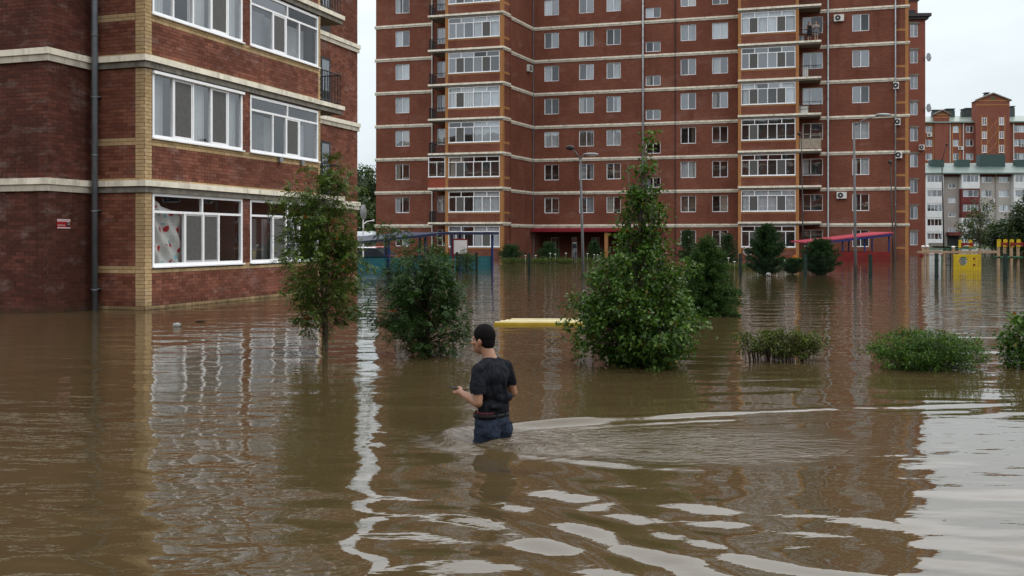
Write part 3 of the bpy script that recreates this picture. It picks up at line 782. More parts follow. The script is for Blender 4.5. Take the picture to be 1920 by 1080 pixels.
# left wing
xA = FA.xu(811); dA = depth_of(FBL, FA)
wa = (FA.xu(741), FA.xu(767.5)); rL = (FA.xu(819), FA.xu(838))
xAe = FA.xu(860)
hs = openings([wa], range(NF))
mb = MB(); wall_sheet(mb, 0, xA, -0.9, ZTOP, hs, 0.2); mb.quad((0, 13, -0.9), (0, 0, -0.9), (0, 0, ZTOP), (0, 13, ZTOP))
part(mb, 'wall', BW, CB, FA)
hs = openings([rL], range(NF), 1.1, 2.55)
mb = MB(); wall_sheet(mb, xA, xAe, -0.9, ZTOP, hs, 0.2, 0.02); part(mb, 'wall', BW, CB, FA)
for k in range(NF):
    window(CB, FA, wa[0], 3 * k + 1.05, wa[1] - wa[0], WH, pale=0.6)
    window(CB, FA, rL[0], 3 * k + 1.1, rL[1] - rL[0], 1.45, y=0.12)
for k in range(1, NF + 1): band(FA, 0, xA, 3 * k + 0.02, CB, e0=0.1)
mb = MB(); mb.tube([(xA, -0.12, 0.0), (xA, -0.12, ZTOP)], 0.055, 8); part(mb, 'downpipe', pm('white_pipe', (0.6, 0.6, 0.58), 0.4, 0.1), CB, FA)
# left bay of glazed loggias
x8, x9 = FBL.xu(835), 0.0
def bay(F, x0, x1, pw, side_depth):
    wx0, wx1 = x0 + pw, x1 - pw - 0.02
    hs_ = [(wx0, wx1, 3 * k + 1.03, 3 * k + 2.82) for k in range(NF)]
    mb = MB(); wall_sheet(mb, x0 + pw, x1 - pw, -0.9, ZTOP, hs_, 0.15); part(mb, 'wall', BW, CB, F)
    for a, b in ((x0, x0 + pw), (x1 - pw, x1)):
        mb = MB(); mb.box(a, b, -0.03, 0.25, -0.9, ZTOP); part(mb, 'pier', BO, CB, F)
    for k in range(NF):
        h = 1.79
        sc_ = {0: ('l1', 'l4'), 1: ('l1',), 2: ('l4',), 3: ('l1', 'l4')}[rnd.randrange(4)]
        window(CB, F, wx0, 3 * k + 1.03, wx1 - wx0, h, h * 0.735, (0.15, 0.31, 0.49, 0.66, 0.82), (0.25, 0.5, 0.75), 0.03, 0.07, 0.06, 0.55, screens=sc_)
        mb = MB(); mb.box(wx0, wx1, -0.012, 0.0, 3 * k + 0.86, 3 * k + 0.985); part(mb, 'sill_course', BO, CB, F)
    for k in range(1, NF + 1):
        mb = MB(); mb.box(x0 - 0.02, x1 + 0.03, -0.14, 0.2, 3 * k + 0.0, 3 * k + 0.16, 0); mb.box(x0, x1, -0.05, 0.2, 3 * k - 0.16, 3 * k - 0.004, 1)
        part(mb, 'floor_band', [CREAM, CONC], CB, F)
bay(FBL, x8, x9, 0.27, 4)
# side of that bay, running back to the main front
xsd = FS.xu(956)
mb = MB(); wall_sheet(mb, 0.24, xsd, -0.9, ZTOP, []); part(mb, 'wall', BW, CB, FS)
mb = MB(); wall_sheet(mb, xsd, LS, -0.9, ZTOP, [], y=0.0); part(mb, 'wall', BW, CB, FS)
mb = MB(); mb.box(0.0, 0.24, -0.025, 0.2, -0.9, ZTOP); part(mb, 'pier', BO, CB, FS)
for k in range(NF):
    mb = MB(); mb.box(0.24, xsd - 0.05, -0.012, 0, 3 * k + 0.86, 3 * k + 1.06); part(mb, 'sill_course', BO, CB, FS)
for k in range(1, NF + 1):
    band(FS, 0.0, xsd, 3 * k + 0.155, CB, 0.12, 0.3); band(FS, xsd + 0.002, LS, 3 * k + 0.02, CB, 0.10)
mb = MB(); xx = xsd + 0.04; mb.box(xx - 0.08, xx + 0.08, -0.08, 0.0, -0.9, ZTOP); part(mb, 'corner_strip', BW, CB, FS)
mb = MB(); mb.tube([(0.06, -0.14, 0), (0.06, -0.14, ZTOP)], 0.04, 8); part(mb, 'downpipe', PIPEG, CB, FM)
# left balconies (one of them glazed in)
xb0, xb1 = FBL.xu(803), FBL.xu(835)
def railing(F, x0, x1, dep, zf, style, parent, h=1.05):
    mb = MB(); y0 = 0.06
    if style == 'bars':
        for z_ in (0.12, h): mb.tube([(x0, dep, zf + z_), (x0, y0, zf + z_), (x1, y0, zf + z_)], 0.03, 6)
        n = int((x1 - x0) / 0.13)
        for i in range(n + 1): xx = x0 + (x1 - x0) * i / n; mb.box(xx - 0.014, xx + 0.014, y0 - 0.014, y0 + 0.014, zf + 0.12, zf + h)
        n = int((dep - y0) / 0.13)
        for i in range(n): yy = y0 + (dep - y0) * i / n; mb.box(x0 - 0.014, x0 + 0.014, yy - 0.014, yy + 0.014, zf + 0.12, zf + h)
    elif style == 'open':
        for z_ in (0.45, 0.75, h): mb.tube([(x0, y0, zf + z_), (x1, y0, zf + z_), (x1, dep * 0.5, zf + z_)], 0.028, 6)
        for xx in (x0 + 0.05, (x0 + x1) / 2, x1): mb.box(xx - 0.02, xx + 0.02, y0 - 0.02, y0 + 0.02, zf + 0.16, zf + h)
    else:
        mb.box(x0, x1, y0 - 0.01, y0 + 0.02, zf + 0.18, zf + h - 0.05); mb.tube([(x0, y0, zf + h + 0.3), (x1, y0, zf + h + 0.3)], 0.028, 6)
        for xx in (x0 + 0.05, (x0 + x1) / 2, x1): mb.box(xx - 0.02, xx + 0.02, y0 - 0.02, y0 + 0.02, zf + 0.16, zf + h + 0.3)
    part(mb, 'balcony_railing', pm('balcony_panel', (0.27, 0.23, 0.18), 0.7) if style == 'panel' else BLACKM, parent, F)
for k in range(1, NF + 1):
    mb = MB(); mb.box(xb0, xb1, -0.13, dA * 0.9, 3 * k + 0.0, 3 * k + 0.155, 0); mb.box(xb0 + 0.05, xb1, -0.04, dA * 0.9, 3 * k - 0.1, 3 * k - 0.004, 1)
    part(mb, 'balcony_slab', [CREAM, CONC], CB, FBL)
    if k < NF and k != 2: railing(FBL, xb0 + 0.06, xb1 - 0.02, dA * 0.85, 3 * k + 0.05, 'bars', CB)
mb = MB(); mb.box(xb0, xb1 - 0.01, -0.03, 0.12, 6.155, 7.1); part(mb, 'balcony_panel', pm('panel_red', (0.24, 0.055, 0.03), 0.7, 0.15, 3), CB, FBL)
window(CB, FBL, xb0, 7.1, xb1 - xb0 - 0.01, 1.75, 1.3, (0.5,), (), 0.0)
mb = MB(); mb.quad((xb0, 0, 6), (xb0, dA, 6), (xb0, dA, 9), (xb0, 0, 9)); part(mb, 'balcony_panel', PVC, CB, FBL)
# main front
xMe = FM.xu(1703)
_q = FA.pt(0.05, 10) - FM.pt(0); xAL = _q.x * FM.ex[0] + _q.y * FM.ex[1]
colsM = [(FM.xu(a), FM.xu(b)) for a, b in ((1020.5, 1048), (1085.5, 1113.5), (1137, 1164), (1276, 1305), (1335, 1365))]
colN = (FM.xu(1598), FM.xu(1630)); colP = (FM.xu(1505), FM.xu(1543))
stair = (FM.xu(1210.5), FM.xu(1238.5))
xj = FM.xu(1266)
ent = (FM.xu(1003), FM.xu(1238), -0.9, 2.58)
hsM = []
for i, c_ in enumerate(colsM): hsM += openings([c_], range(0 if i > 2 else 1, NF))
hsM += [(stair[0], stair[1], 3 * k + 0.25, 3 * k + 1.16) for k in range(1, NF)]
hsM += openings([colN], range(NF)) + openings([colP], range(NF), 1.08, 2.5) + [ent]
mb = MB(); wall_sheet(mb, 0, xMe, -0.9, ZTOP, hsM, 0.2)
mb.quad((xMe, 0, -0.9), (xMe, 14, -0.9), (xMe, 14, ZTOP), (xMe, 0, ZTOP)); mb.quad((xMe, 14, -0.9), (xAL, 14, -0.9), (xAL, 14, ZTOP), (xMe, 14, ZTOP))
part(mb, 'wall', BW, CB, FM)
for k in range(NF):
    pl = 0.3 + 0.06 * k
    for i, c_ in enumerate(colsM):
        if k or i > 2: window(CB, FM, c_[0], 3 * k + 1.05, c_[1] - c_[0], WH, pale=pl)
    if k: window(CB, FM, stair[0], 3 * k + 0.25, stair[1] - stair[0], 0.91, pale=0.2)
    window(CB, FM, colN[0], 3 * k + 1.05, colN[1] - colN[0], WH, pale=pl)
    window(CB, FM, colP[0], 3 * k + 1.08, colP[1] - colP[0], 1.42, None, (0.4,), (), pale=0.8)
xr0, xr1 = FBR.xu(1384), FBR.xu(1498)
xNb = FM.xu(1537); xq = FM.xu(1678)
for k in range(1, NF + 1):
    band(FM, 0.0, FM.xu(1205) - 0.02, 3 * k + 0.02, CB, 0.1); band(FM, FM.xu(1205) + 0.12, FM.xu(1384), 3 * k + 0.02, CB, 0.1)
    band(FM, xNb, xq, 3 * k + 0.02, CB, 0.1); band(FM, xq + 0.003, xMe + 0.12, 3 * k - 0.02, CB, 0.13, 0.22)
mb = MB(); mb.box(xj - 0.02, xj + 0.02, -0.112, 0.0, 0, ZTOP); part(mb, 'expansion_joint', DARK, CB, FM)
# quoin and mid-storey courses at the far end
mb = MB(); mb.box(xMe - 0.24, xMe + 0.02, -0.03, 0.2, -0.9, ZTOP); part(mb, 'pier', BO, CB, FM)
for k in range(NF):
    mb = MB(); mb.box(xq + 0.1, xMe - 0.24, -0.014, 0, 3 * k + 0.88, 3 * k + 1.06); part(mb, 'sill_course', BO, CB, FM)
# downpipes
def dpipe(u, F, r=0.06, y=-0.2, z1=ZTOP, kick=False, mat=ZINC):
    x_ = F.xu(u, y); mb = MB()
    pts = [(x_, y, 0.9 if kick else -0.8), (x_, y, z1)]
    if kick: pts = [(x_ + 0.6, y - 0.1, -0.4), (x_ + 0.45, y - 0.1, 0.35), (x_ + 0.1, y - 0.05, 0.7)] + pts
    mb.tube(pts, r, 10)
    for k in range(1, NF): mb.tube([(x_, y, 3 * k + 1.5), (x_, y, 3 * k + 1.56)], r * 1.25, 10); mb.box(x_ - 0.02, x_ + 0.02, y, 0.0, 3 * k + 1.5, 3 * k + 1.54)
    part(mb, 'downpipe', mat, CB, F, smooth=True)
dpipe(1205.5, FM, 0.085); dpipe(1386, FM, 0.065, -0.28); dpipe(1552.5, FM, 0.08, kick=True); dpipe(1679, FM, 0.06)
# right bay and balconies
bay(FBR, xr0, xr1, 0.25, 2)
dR = depth_of(FBR, FM)
mb = MB(); mb.quad((xr1, 0, -0.9), (xr1, dR, -0.9), (xr1, dR, ZTOP), (xr1, 0, ZTOP)); mb.quad((xr0, dR, -0.9), (xr0, 0, -0.9), (xr0, 0, ZTOP), (xr0, dR, ZTOP)); part(mb, 'wall', BO, CB, FBR)
xs1_ = FBR.xu(1540)
styles = {1: None, 2: 'open', 3: 'panel', 4: 'open', 5: 'bars', 6: 'open', 7: 'bars', 8: 'open', 9: 'open'}
for k in range(1, NF + 1):
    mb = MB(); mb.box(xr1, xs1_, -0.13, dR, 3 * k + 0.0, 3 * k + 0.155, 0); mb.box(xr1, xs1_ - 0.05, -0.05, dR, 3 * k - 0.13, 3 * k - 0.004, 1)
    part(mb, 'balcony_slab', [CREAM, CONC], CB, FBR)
    if styles.get(k): railing(FBR, xr1 + 0.05, xs1_ - 0.05, dR * 0.9, 3 * k + 0.05, styles[k], CB)
# entrance recess with red canopy
mb = MB(); dpt = 3.2
eh = [(FM.xu(1033, dpt), FM.xu(1048, dpt), 0.2, 1.85), (FM.xu(1072, dpt), FM.xu(1082, dpt), -0.9, 1.9), (FM.xu(1109, dpt), FM.xu(1124, dpt), 0.2, 1.85)]
wall_sheet(mb, ent[0] - 0.5, ent[1] + 0.5, -0.9, 2.7, eh, 0.2, dpt)
mb.quad((ent[0], 0.0, -0.9), (ent[0], dpt, -0.9), (ent[0], dpt, 2.7), (ent[0], 0.0, 2.7)); mb.quad((ent[1], dpt, -0.9), (ent[1], 0, -0.9), (ent[1], 0, 2.7), (ent[1], dpt, 2.7))
mb.quad((ent[0], 0, 2.6), (ent[1], 0, 2.6), (ent[1], dpt, 2.6), (ent[0], dpt, 2.6), 1)
part(mb, 'entrance_wall', [BW, CONC], CB, FM)
for i, e_ in enumerate(eh):
    if i != 1: window(CB, FM, e_[0], e_[2], e_[1] - e_[0], e_[3] - e_[2], None, (0.55,), (), dpt + 0.08)
w_ = eh[1][1] - eh[1][0]
mb, ll = glazing(w_, 2.5, 2.0, (), (), 0.05, 0.05, 0, 0.06); do = part(mb, 'entrance_door', PVC, CB, FM, eh[1][0], dpt + 0.05, -0.6)
for l in ll: m3 = MB(); m3.quad((l[0], .03, l[2]), (l[1], .03, l[2]), (l[1], .03, l[3]), (l[0], .03, l[3])); link('pane', m3.mesh('pane', GLASS), do)
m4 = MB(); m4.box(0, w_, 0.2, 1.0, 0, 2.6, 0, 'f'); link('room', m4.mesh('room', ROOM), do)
CANR = pm('canopy_red', (0.20, 0.012, 0.02), 0.45, 0.15, 1.5)
mb = MB(); xa, xb = FM.xu(996, -0.9), FM.xu(1240, -0.9)
for p_ in ([(xa, -0.9, 2.48), (xb, -0.9, 2.48), (xb, 0.0, 2.74), (xa, 0.0, 2.74)],): mb.add(p_, [(0, 1, 2, 3)])
mb.box(xa, xb, -0.93, -0.87, 2.36, 2.60); mb.box(xa, xb, -0.9, 0.0, 2.33, 2.36)
part(mb, 'entrance_canopy', CANR, CB, FM)
for u_ in (1137,):
    x_ = FM.xu(u_, -0.6); mb = MB(); mb.box(x_ - 0.15, x_ + 0.15, -0.75, -0.45, -0.9, 2.33); part(mb, 'column', BO, CB, FM)
# roof
mb = MB(); mb.box(xAL - 0.1, xMe + 0.2, 0.6, 14.2, ZTOP, ZTOP + 0.25); part(mb, 'roof', CONC, CB, FM)
mb = MB(); mb.box(x8, 0.1, -0.2, 6, ZTOP, ZTOP + 0.2); part(mb, 'roof', CONC, CB, FBL)

# air conditioners
def aircon(F, u, v, label, y=-0.02, w=0.8, h=0.55, pipe=0.0, grp='air conditioners on the tower block', side=False, d=0.3):
    x_ = F.xu(u, y - 0.15); p = F.pt(x_, y - 0.3); z_ = ZV(v, p.y)
    t = thing('air_conditioner', label, 'air conditioner', p + Vector((0, 0, z_)), F.ang, grp)
    mb = MB(); mb.box(-w / 2, w / 2, -d + 0.3, 0.28, -h / 2, h / 2); link('casing', mb.mesh('casing', ACW), t)
    mb = MB(); mb.disc((-w * 0.12, -d + 0.29, 0), h * 0.40, 'y', 18, 0, 0.02); g_ = link('fan_grille', mb.mesh('fan_grille', DARK), t)
    mb = MB(); mb.disc((-w * 0.12, -d + 0.275, 0), h * 0.12, 'y', 10, 0, 0.01); link('fan_hub', mb.mesh('fan_hub', ACW), g_)
    for sx in (-w * 0.35, w * 0.35):
        mb = MB(); mb.box(sx - 0.02, sx + 0.02, 0.0, 0.32, -h / 2 - 0.05, -h / 2); link('bracket', mb.mesh('bracket', GREYM), t)
    if pipe: mb = MB(); mb.tube([(-w / 2, 0.25, 0), (-w / 2 - 0.3, 0.29, -0.15), (-w / 2 - pipe, 0.29, -0.35)], 0.02, 6); link('hose', mb.mesh('hose', GREYM), t)
    return t
aircon(FM, 1573, 33, 'white air conditioner on the brick wall next to the people on the balcony', pipe=1.0)
aircon(FM, 1578, 366, 'white air conditioner with dark side badge low on the wall above the red roofed shelter')
aircon(FS, 993, 128, 'grey air conditioner in the inner corner of the tower block', w=0.7, h=0.6)
aircon(FM, 1680, 160, 'upper small air conditioner beside the downpipe at the tower block end', w=0.42, h=0.55)
aircon(FM, 1683, 228, 'middle small air conditioner beside the downpipe at the tower block end', w=0.42, h=0.55)
aircon(FM, 1685, 290, 'lower small air conditioner beside the downpipe at the tower block end', w=0.5, h=0.55)

# ------------------------------------------------------------------ rear wing, seen past the end of the tower block
DW = 115.0
RWF = Fac(PU(1686, DW), R(-3))
RW = thing('apartment_building', 'narrow bright red brick wing behind the end of the tower block, one column of windows', 'building', (RWF.ox, RWF.oy, 0))
xw1 = RWF.xu(1735); ztw = 27.3
wc = (RWF.xu(1706.5), RWF.xu(1721.5))
hs = [(wc[0], wc[1], 3 * k + 1.0, 3 * k + 2.5) for k in range(9)]
mb = MB(); wall_sheet(mb, 0, xw1, -0.9, ztw, hs, 0.2); mb.quad((xw1, 0, -0.9), (xw1, 12, -0.9), (xw1, 12, ztw), (xw1, 0, ztw)); mb.quad((0, 12, -0.9), (0, 0, -0.9), (0, 0, ztw), (0, 12, ztw)); mb.quad((xw1, 12, -0.9), (0, 12, -0.9), (0, 12, ztw), (xw1, 12, ztw))
part(mb, 'wall', BW2, RW, RWF)
for k in range(9):
    window(RW, RWF, wc[0], 3 * k + 1.0, wc[1] - wc[0], 1.5, pale=0.7)
    mb = MB(); mb.box(wc[0] - 0.1, wc[1] + 0.1, -0.05, 0, 3 * k + 2.53, 3 * k + 2.75); part(mb, 'lintel', CONC, RW, RWF)
mb = MB(); mb.box(-0.4, xw1 + 0.5, -0.6, 12.5, ztw, ztw + 0.35); mb.box(-0.2, xw1 + 0.25, -0.35, 12.2, ztw - 0.3, ztw - 0.004); part(mb, 'roof', pm('dark_roof', (0.05, 0.045, 0.045), 0.7), RW, RWF)
xc_ = RWF.xu(1717); mb = MB(); mb.box(xc_ - 0.45, xc_ + 0.4, 0.5, 1.5, ztw + 0.35, ztw + 2.0, 0); mb.box(xc_ - 0.6, xc_ + 0.55, 0.35, 1.65, ztw + 2.0, ztw + 2.2, 1); part(mb, 'chimney', [BW2, DARK], RW, RWF)
mb = MB(); xc_ = RWF.xu(1706); mb.box(xc_ - 1.2, xc_ + 0.7, 0.3, 2, ztw + 0.35, ztw + 0.9); part(mb, 'parapet', DARK, RW, RWF)
for u_, v_, lb in ((1732, 108, 'upper'), (1736, 203, 'lower')):
    x_ = RWF.xu(u_); p = RWF.pt(xw1 + 0.35, -0.1, ZV(v_, DW))
    t = thing('satellite_dish', lb + ' grey satellite dish sticking out from the edge of the bright red wing', 'satellite dish', p, R(40), 'dishes on the rear wing')
    mb = MB(); mb.disc((0, 0, 0), 0.5, 'y', 16, 0, 0.06); link('dish', mb.mesh('dish', GREYM), t)
    mb = MB(); mb.tube([(0, 0.03, 0), (-0.15, 0.3, 0), (-0.45, 0.4, -0.05)], 0.035, 6); mb.tube([(0, -0.03, -0.3), (0, -0.4, -0.05)], 0.02, 6); link('arm', mb.mesh('arm', GREYM), t)
aircon(RWF, 1728, 276, 'small dark air conditioner on the bright red wing', w=0.6, h=0.6)

# ------------------------------------------------------------------ far grey block
GRY = pm('grey_render', (0.33, 0.295, 0.275), 0.9, 0.1, 0.3, dirt=((0.2, 0.18, 0.17), 0.6, 0.4))
GRYL = pm('light_grey_render', (0.40, 0.37, 0.345), 0.9, 0.1, 0.3)
LOGW = pm('loggia_white', (0.66, 0.67, 0.68), 0.6, 0.08, 0.5, dirt=((0.4, 0.4, 0.4), 0.8, 0.4))
MAROON = pm('maroon_trim', (0.13, 0.03, 0.03), 0.8, 0.15, 0.5)
GROOF = pm('green_metal_roof', (0.105, 0.145, 0.135), 0.42, 0.15, 0.4, metal=0.2, dirt=((0.16, 0.2, 0.19), 0.5, 0.5))
DROOF = pm('dark_green_vent', (0.04, 0.075, 0.07), 0.6)
DG = 205.0
GF = Fac(PU(1700, DG), R(-2))
GB = thing('apartment_building', 'far grey five storey block with white loggias and blue green roof', 'building', (GF.ox, GF.oy, 0))
zg = lambda v: ZV(v, DG)
rows = [(zg(342.5), zg(329)), (zg(369.5), zg(357)), (zg(396.5), zg(384)), (zg(423.5), zg(411)), (zg(449), zg(437.5))]
ze = zg(325)
def far_win(B, F, ua, ub, z0, z1, n, y=0.08, room=True, pale=0.4):
    a, b = F.xu(ua, y), F.xu(ub, y)
    return window(B, F, a, z0, b - a, z1 - z0, None, tuple(i / n for i in range(1, n)), (), y, 0.075, 0.07, pale, room)
gcols = [(1840.5, 1859), (1873, 1893)]; gst = (1778, 1792)
strow = [(zg(353), zg(344.5)), (zg(380), zg(371)), (zg(406.5), zg(399)), (zg(436), zg(427))]
hs = [(GF.xu(a), GF.xu(b), r0, r1) for a, b in gcols for r0, r1 in rows] + [(GF.xu(gst[0]), GF.xu(gst[1]), a, b) for a, b in strow]
xe = GF.xu(1990)
mb = MB(); wall_sheet(mb, 0, GF.xu(1837), -0.9, ze, hs, 0.3, 0); wall_sheet(mb, GF.xu(1837), xe, -0.9, ze, hs, 0.3, 0, 1); mb.quad((0, 10, -.9), (0, 0, -.9), (0, 0, ze), (0, 10, ze)); mb.quad((xe, 10, -.9), (0, 10, -.9), (0, 10, ze), (xe, 10, ze))
part(mb, 'wall', [GRY, GRYL], GB, GF)
for a, b in gcols:
    for r0, r1 in rows: far_win(GB, GF, a, b, r0, r1, 3, pale=0.8)
for a, b in strow: far_win(GB, GF, gst[0], gst[1], a, b, 2)
for ci, (ua, ub) in enumerate(((1736, 1769), (1803, 1837), (1901, 1936))):
    a, b = GF.xu(ua, -1.2), GF.xu(ub, -1.2)
    for ri, (r0, r1) in enumerate(rows):
        ztop, zbot = r1 + 0.25, (rows[ri + 1][1] + 0.25 if ri < 4 else -0.5)
        mat_ = MAROON if (ci == 1 and ri in (1, 2)) else LOGW
        mb = MB(); wall_sheet(mb, a, b, zbot + 0.06, ztop, [(a + 0.3, b - 0.25, r0, r1)], 0.2, -1.2)
        mb.quad((a, 0, zbot), (a, -1.2, zbot), (a, -1.2, ztop), (a, 0, ztop)); mb.quad((b, -1.2, zbot), (b, 0, zbot), (b, 0, ztop), (b, -1.2, ztop))
        mb.quad((a, -1.2, ztop), (b, -1.2, ztop), (b, 0, ztop), (a, 0, ztop)); mb.quad((a, 0, zbot + 0.06), (b, 0, zbot + 0.06), (b, -1.2, zbot + 0.06), (a, -1.2, zbot + 0.06))
        part(mb, 'loggia', mat_, GB, GF)
        window(GB, GF, a + 0.3, r0, b - a - 0.55, r1 - r0, None, (0.25, 0.5, 0.75) if ri != 1 else (0.33, 0.66), (), -1.1, 0.07, 0.07, 0.05)
mb = MB(); zr = zg(302); xr_ = GF.xu(1700)
mb.add([(-0.5, -1.6, ze), (xe, -1.6, ze), (xe, 6, zr), (-0.5, 6, zr), (-0.5, 12, ze), (xe, 12, ze)], [(0, 1, 2, 3), (3, 2, 5, 4)], 0); mb.box(-0.5, xe, -1.6, -1.5, ze - 0.25, ze - 0.004, 0); mb.quad((-0.5, -1.5, ze - 0.02), (-0.5, 10, ze - 0.02), (xe, 10, ze - 0.02), (xe, -1.5, ze - 0.02), 0)
ro = part(mb, 'roof', GROOF, GB, GF)
for u_, w_ in ((1755, 2.6), (1803, 2.6), (1857, 5.2), (1916, 3)):
    x_ = GF.xu(u_, 4); mb = MB(); mb.box(x_ - w_ / 2, x_ + w_ / 2, 3.0, 4.8, ze, zr + (1.6 if w_ > 5 else 0.5)); part(mb, 'roof_vent', DROOF, GB, GF)
mb = MB(); mb.box(0, GF.xu(1837), -0.12, 0, ze - 0.7, ze - 0.3); mb.box(GF.xu(1837), xe, -0.12, 0, ze - 0.75, ze - 0.3); part(mb, 'eaves_trim', MAROON, GB, GF)
mb = MB(); x_ = GF.xu(1867); mb.box(x_ - 0.12, x_ + 0.12, -0.25, 0, 0, ze); part(mb, 'downpipe', GRY, GB, GF)
mb = MB(); mb.box(GF.xu(1774), GF.xu(1801), -1.8, 0, 2.4, 3.1, 0); mb.box(GF.xu(1776), GF.xu(1799), -0.05, 0, -0.5, 2.35, 1); part(mb, 'porch', [MAROON, DARK], GB, GF)
mb = MB(); mb.box(GF.xu(1737), GF.xu(1770), -1.25, 0, -0.6, 0.9); part(mb, 'plinth', CONC, GB, GF)
aircon(GF, 1861, 376, 'tiny white air conditioner on the far grey block', w=0.9, h=0.7)

# ------------------------------------------------------------------ far red block with gables
DRd = 240.0
RF = Fac(PU(1700, DRd), R(-3))
RB = thing('apartment_building', 'far red brick block with green roof, gabled tower and pale windows on the skyline', 'building', (RF.ox, RF.oy, 0))
zq = lambda v: ZV(v, DRd)
fh = 25.6 / FPX * DRd
rws = [(zq(249) - fh * i, zq(236.7) - fh * i) for i in range(5)]
zer = zq(229); xre = RF.xu(1990)
rc = [(1736, 1748), (1762, 1773), (1787, 1797.5), (1811, 1831), (1901, 1921), (1935, 1950)]
hs = [(RF.xu(a), RF.xu(b), r0, r1) for a, b in rc for r0, r1 in rws]
mb = MB(); wall_sheet(mb, 0, xre, -0.9, zer, hs, 0.3); mb.quad((0, 10, -.9), (0, 0, -.9), (0, 0, zer), (0, 10, zer)); mb.quad((xre, 12, -.9), (0, 12, -.9), (0, 12, zer), (xre, 12, zer)); part(mb, 'wall', BW2, RB, RF)
for i, (a, b) in enumerate(rc):
    for r0, r1 in rws: far_win(RB, RF, a, b, r0, r1, 3 if b - a > 15 else 2, pale=0.9)
    if i < 3:
        for uu in (a - 2.5, b + 1.2): mb = MB(); x_ = RF.xu(uu); mb.box(x_, x_ + 0.25, -0.06, 0, 0, zer - 0.4); part(mb, 'trim_strip', BO, RB, RF)
        mb = MB(); mb.box(RF.xu(a - 2.5), RF.xu(b + 2.6), -0.065, 0, zer - 0.75, zer - 0.42); part(mb, 'trim_strip', BO, RB, RF)
for uu in (1755, 1781, 1806, 1834.5, 1900):
    mb = MB(); x_ = RF.xu(uu); mb.box(x_ - 0.08, x_ + 0.08, -0.2, 0, 0, zer); part(mb, 'downpipe', ACW, RB, RF)
mb = MB(); zrr = zq(213); mb.add([(-0.5, -0.8, zer), (xre, -0.8, zer), (xre, 6, zrr), (-0.5, 6, zrr), (-0.5, 12.8, zer), (xre, 12.8, zer)], [(0, 1, 2, 3), (3, 2, 5, 4)]); mb.box(-0.5, xre, -0.8, -0.7, zer - 0.3, zer - 0.004)
part(mb, 'roof', pm('pale_green_roof', (0.18, 0.225, 0.20), 0.35, 0.2, 0.3, metal=0.2), RB, RF)
def gable(ua, ub, va, ve, y0, dpth):
    a, b = RF.xu(ua, y0), RF.xu(ub, y0); m_ = (a + b) / 2; z0_, z1_ = zq(ve), zq(va)
    mb = MB(); mb.quad((a, y0, -0.9), (b, y0, -0.9), (b, y0, z0_), (a, y0, z0_)); mb.add([(a, y0, z0_), (b, y0, z0_), (m_, y0, z1_)], [(0, 1, 2)])
    mb.quad((a, dpth, -.9), (a, y0, -.9), (a, y0, z0_), (a, dpth, z0_)); mb.quad((b, y0, -.9), (b, dpth, -.9), (b, dpth, z0_), (b, y0, z0_))
    part(mb, 'gable_wall', BW2, RB, RF)
    mb = MB(); o_ = 0.35
    for s_ in (-1, 1):
        e0 = m_ + s_ * ((b - a) / 2 + o_); ezz = z0_ - o_ * (z1_ - z0_) / ((b - a) / 2)
        mb.add([(e0, y0 - 0.4, ezz), (m_, y0 - 0.4, z1_), (m_, dpth, z1_), (e0, dpth, ezz), (e0, y0 - 0.4, ezz + 0.3), (m_, y0 - 0.4, z1_ + 0.3), (m_, dpth, z1_ + 0.3), (e0, dpth, ezz + 0.3)],
               [(0, 1, 5, 4), (4, 5, 6, 7), (0, 3, 2, 1)])
    part(mb, 'gable_roof', pm('gable_edge', (0.16, 0.13, 0.11), 0.7), RB, RF)
    mb = MB(); mb.disc((m_, y0 - 0.03, z0_ + (z1_ - z0_) * 0.28), (b - a) * 0.075, 'y', 14, 0, 0.05); part(mb, 'round_window', pm('olive_pane', (0.08, 0.08, 0.03), 0.4), RB, RF)
    for f_ in (0.02, -0.45 * (z1_ - z0_) - 0.3):
        mb = MB(); mb.box(a, b, y0 - 0.06, y0, z0_ + f_ - 0.12, z0_ + f_ + 0.12); part(mb, 'trim_strip', BO, RB, RF)
    return a, b, m_
gable(1752.5, 1780, 209, 215.5, -0.5, 0.8)
a, b, m_ = gable(1830, 1893, 179, 191.5, -1.6, 1.0)
for ua, ub in ((1841.5, 1850), (1873.5, 1882.5)):
    for i, (va, vb) in enumerate(((223, 237), (249, 262), (274, 288), (300, 312))):
        far_win(RB, RF, ua, ub, zq(vb), zq(va), 2, -1.68, False, 0.95)
    for uu in (ua - 2, ub + 0.6): mb = MB(); x_ = RF.xu(uu, -1.6); mb.box(x_, x_ + 0.2, -1.66, -1.6, 0, zq(218)); part(mb, 'trim_strip', BO, RB, RF)
for s_ in range(6):      # zigzag ornament of pale brick between the tower windows
    z0_, z1_ = zq(227 + s_ * 10), zq(237 + s_ * 10); x0_, x1_ = RF.xu(1855, -1.6), RF.xu(1870, -1.6); xm_ = (x0_ + x1_) / 2
    for xa_, xb_ in (((x0_, x0_ + (xm_ - x0_) * .8), (x1_, x1_ - (x1_ - xm_) * .8)) if s_ % 2 == 0 else ((x0_ + (xm_ - x0_) * .8, x0_), (x1_ - (x1_ - xm_) * .8, x1_))):
        mb = MB(); mb.tube([(xa_, -1.62, z0_), (xb_, -1.62, z1_)], 0.07, 4); part(mb, 'zigzag_trim', BO, RB, RF)
CHM = pm('chimney_grey', (0.06, 0.07, 0.07), 0.7)
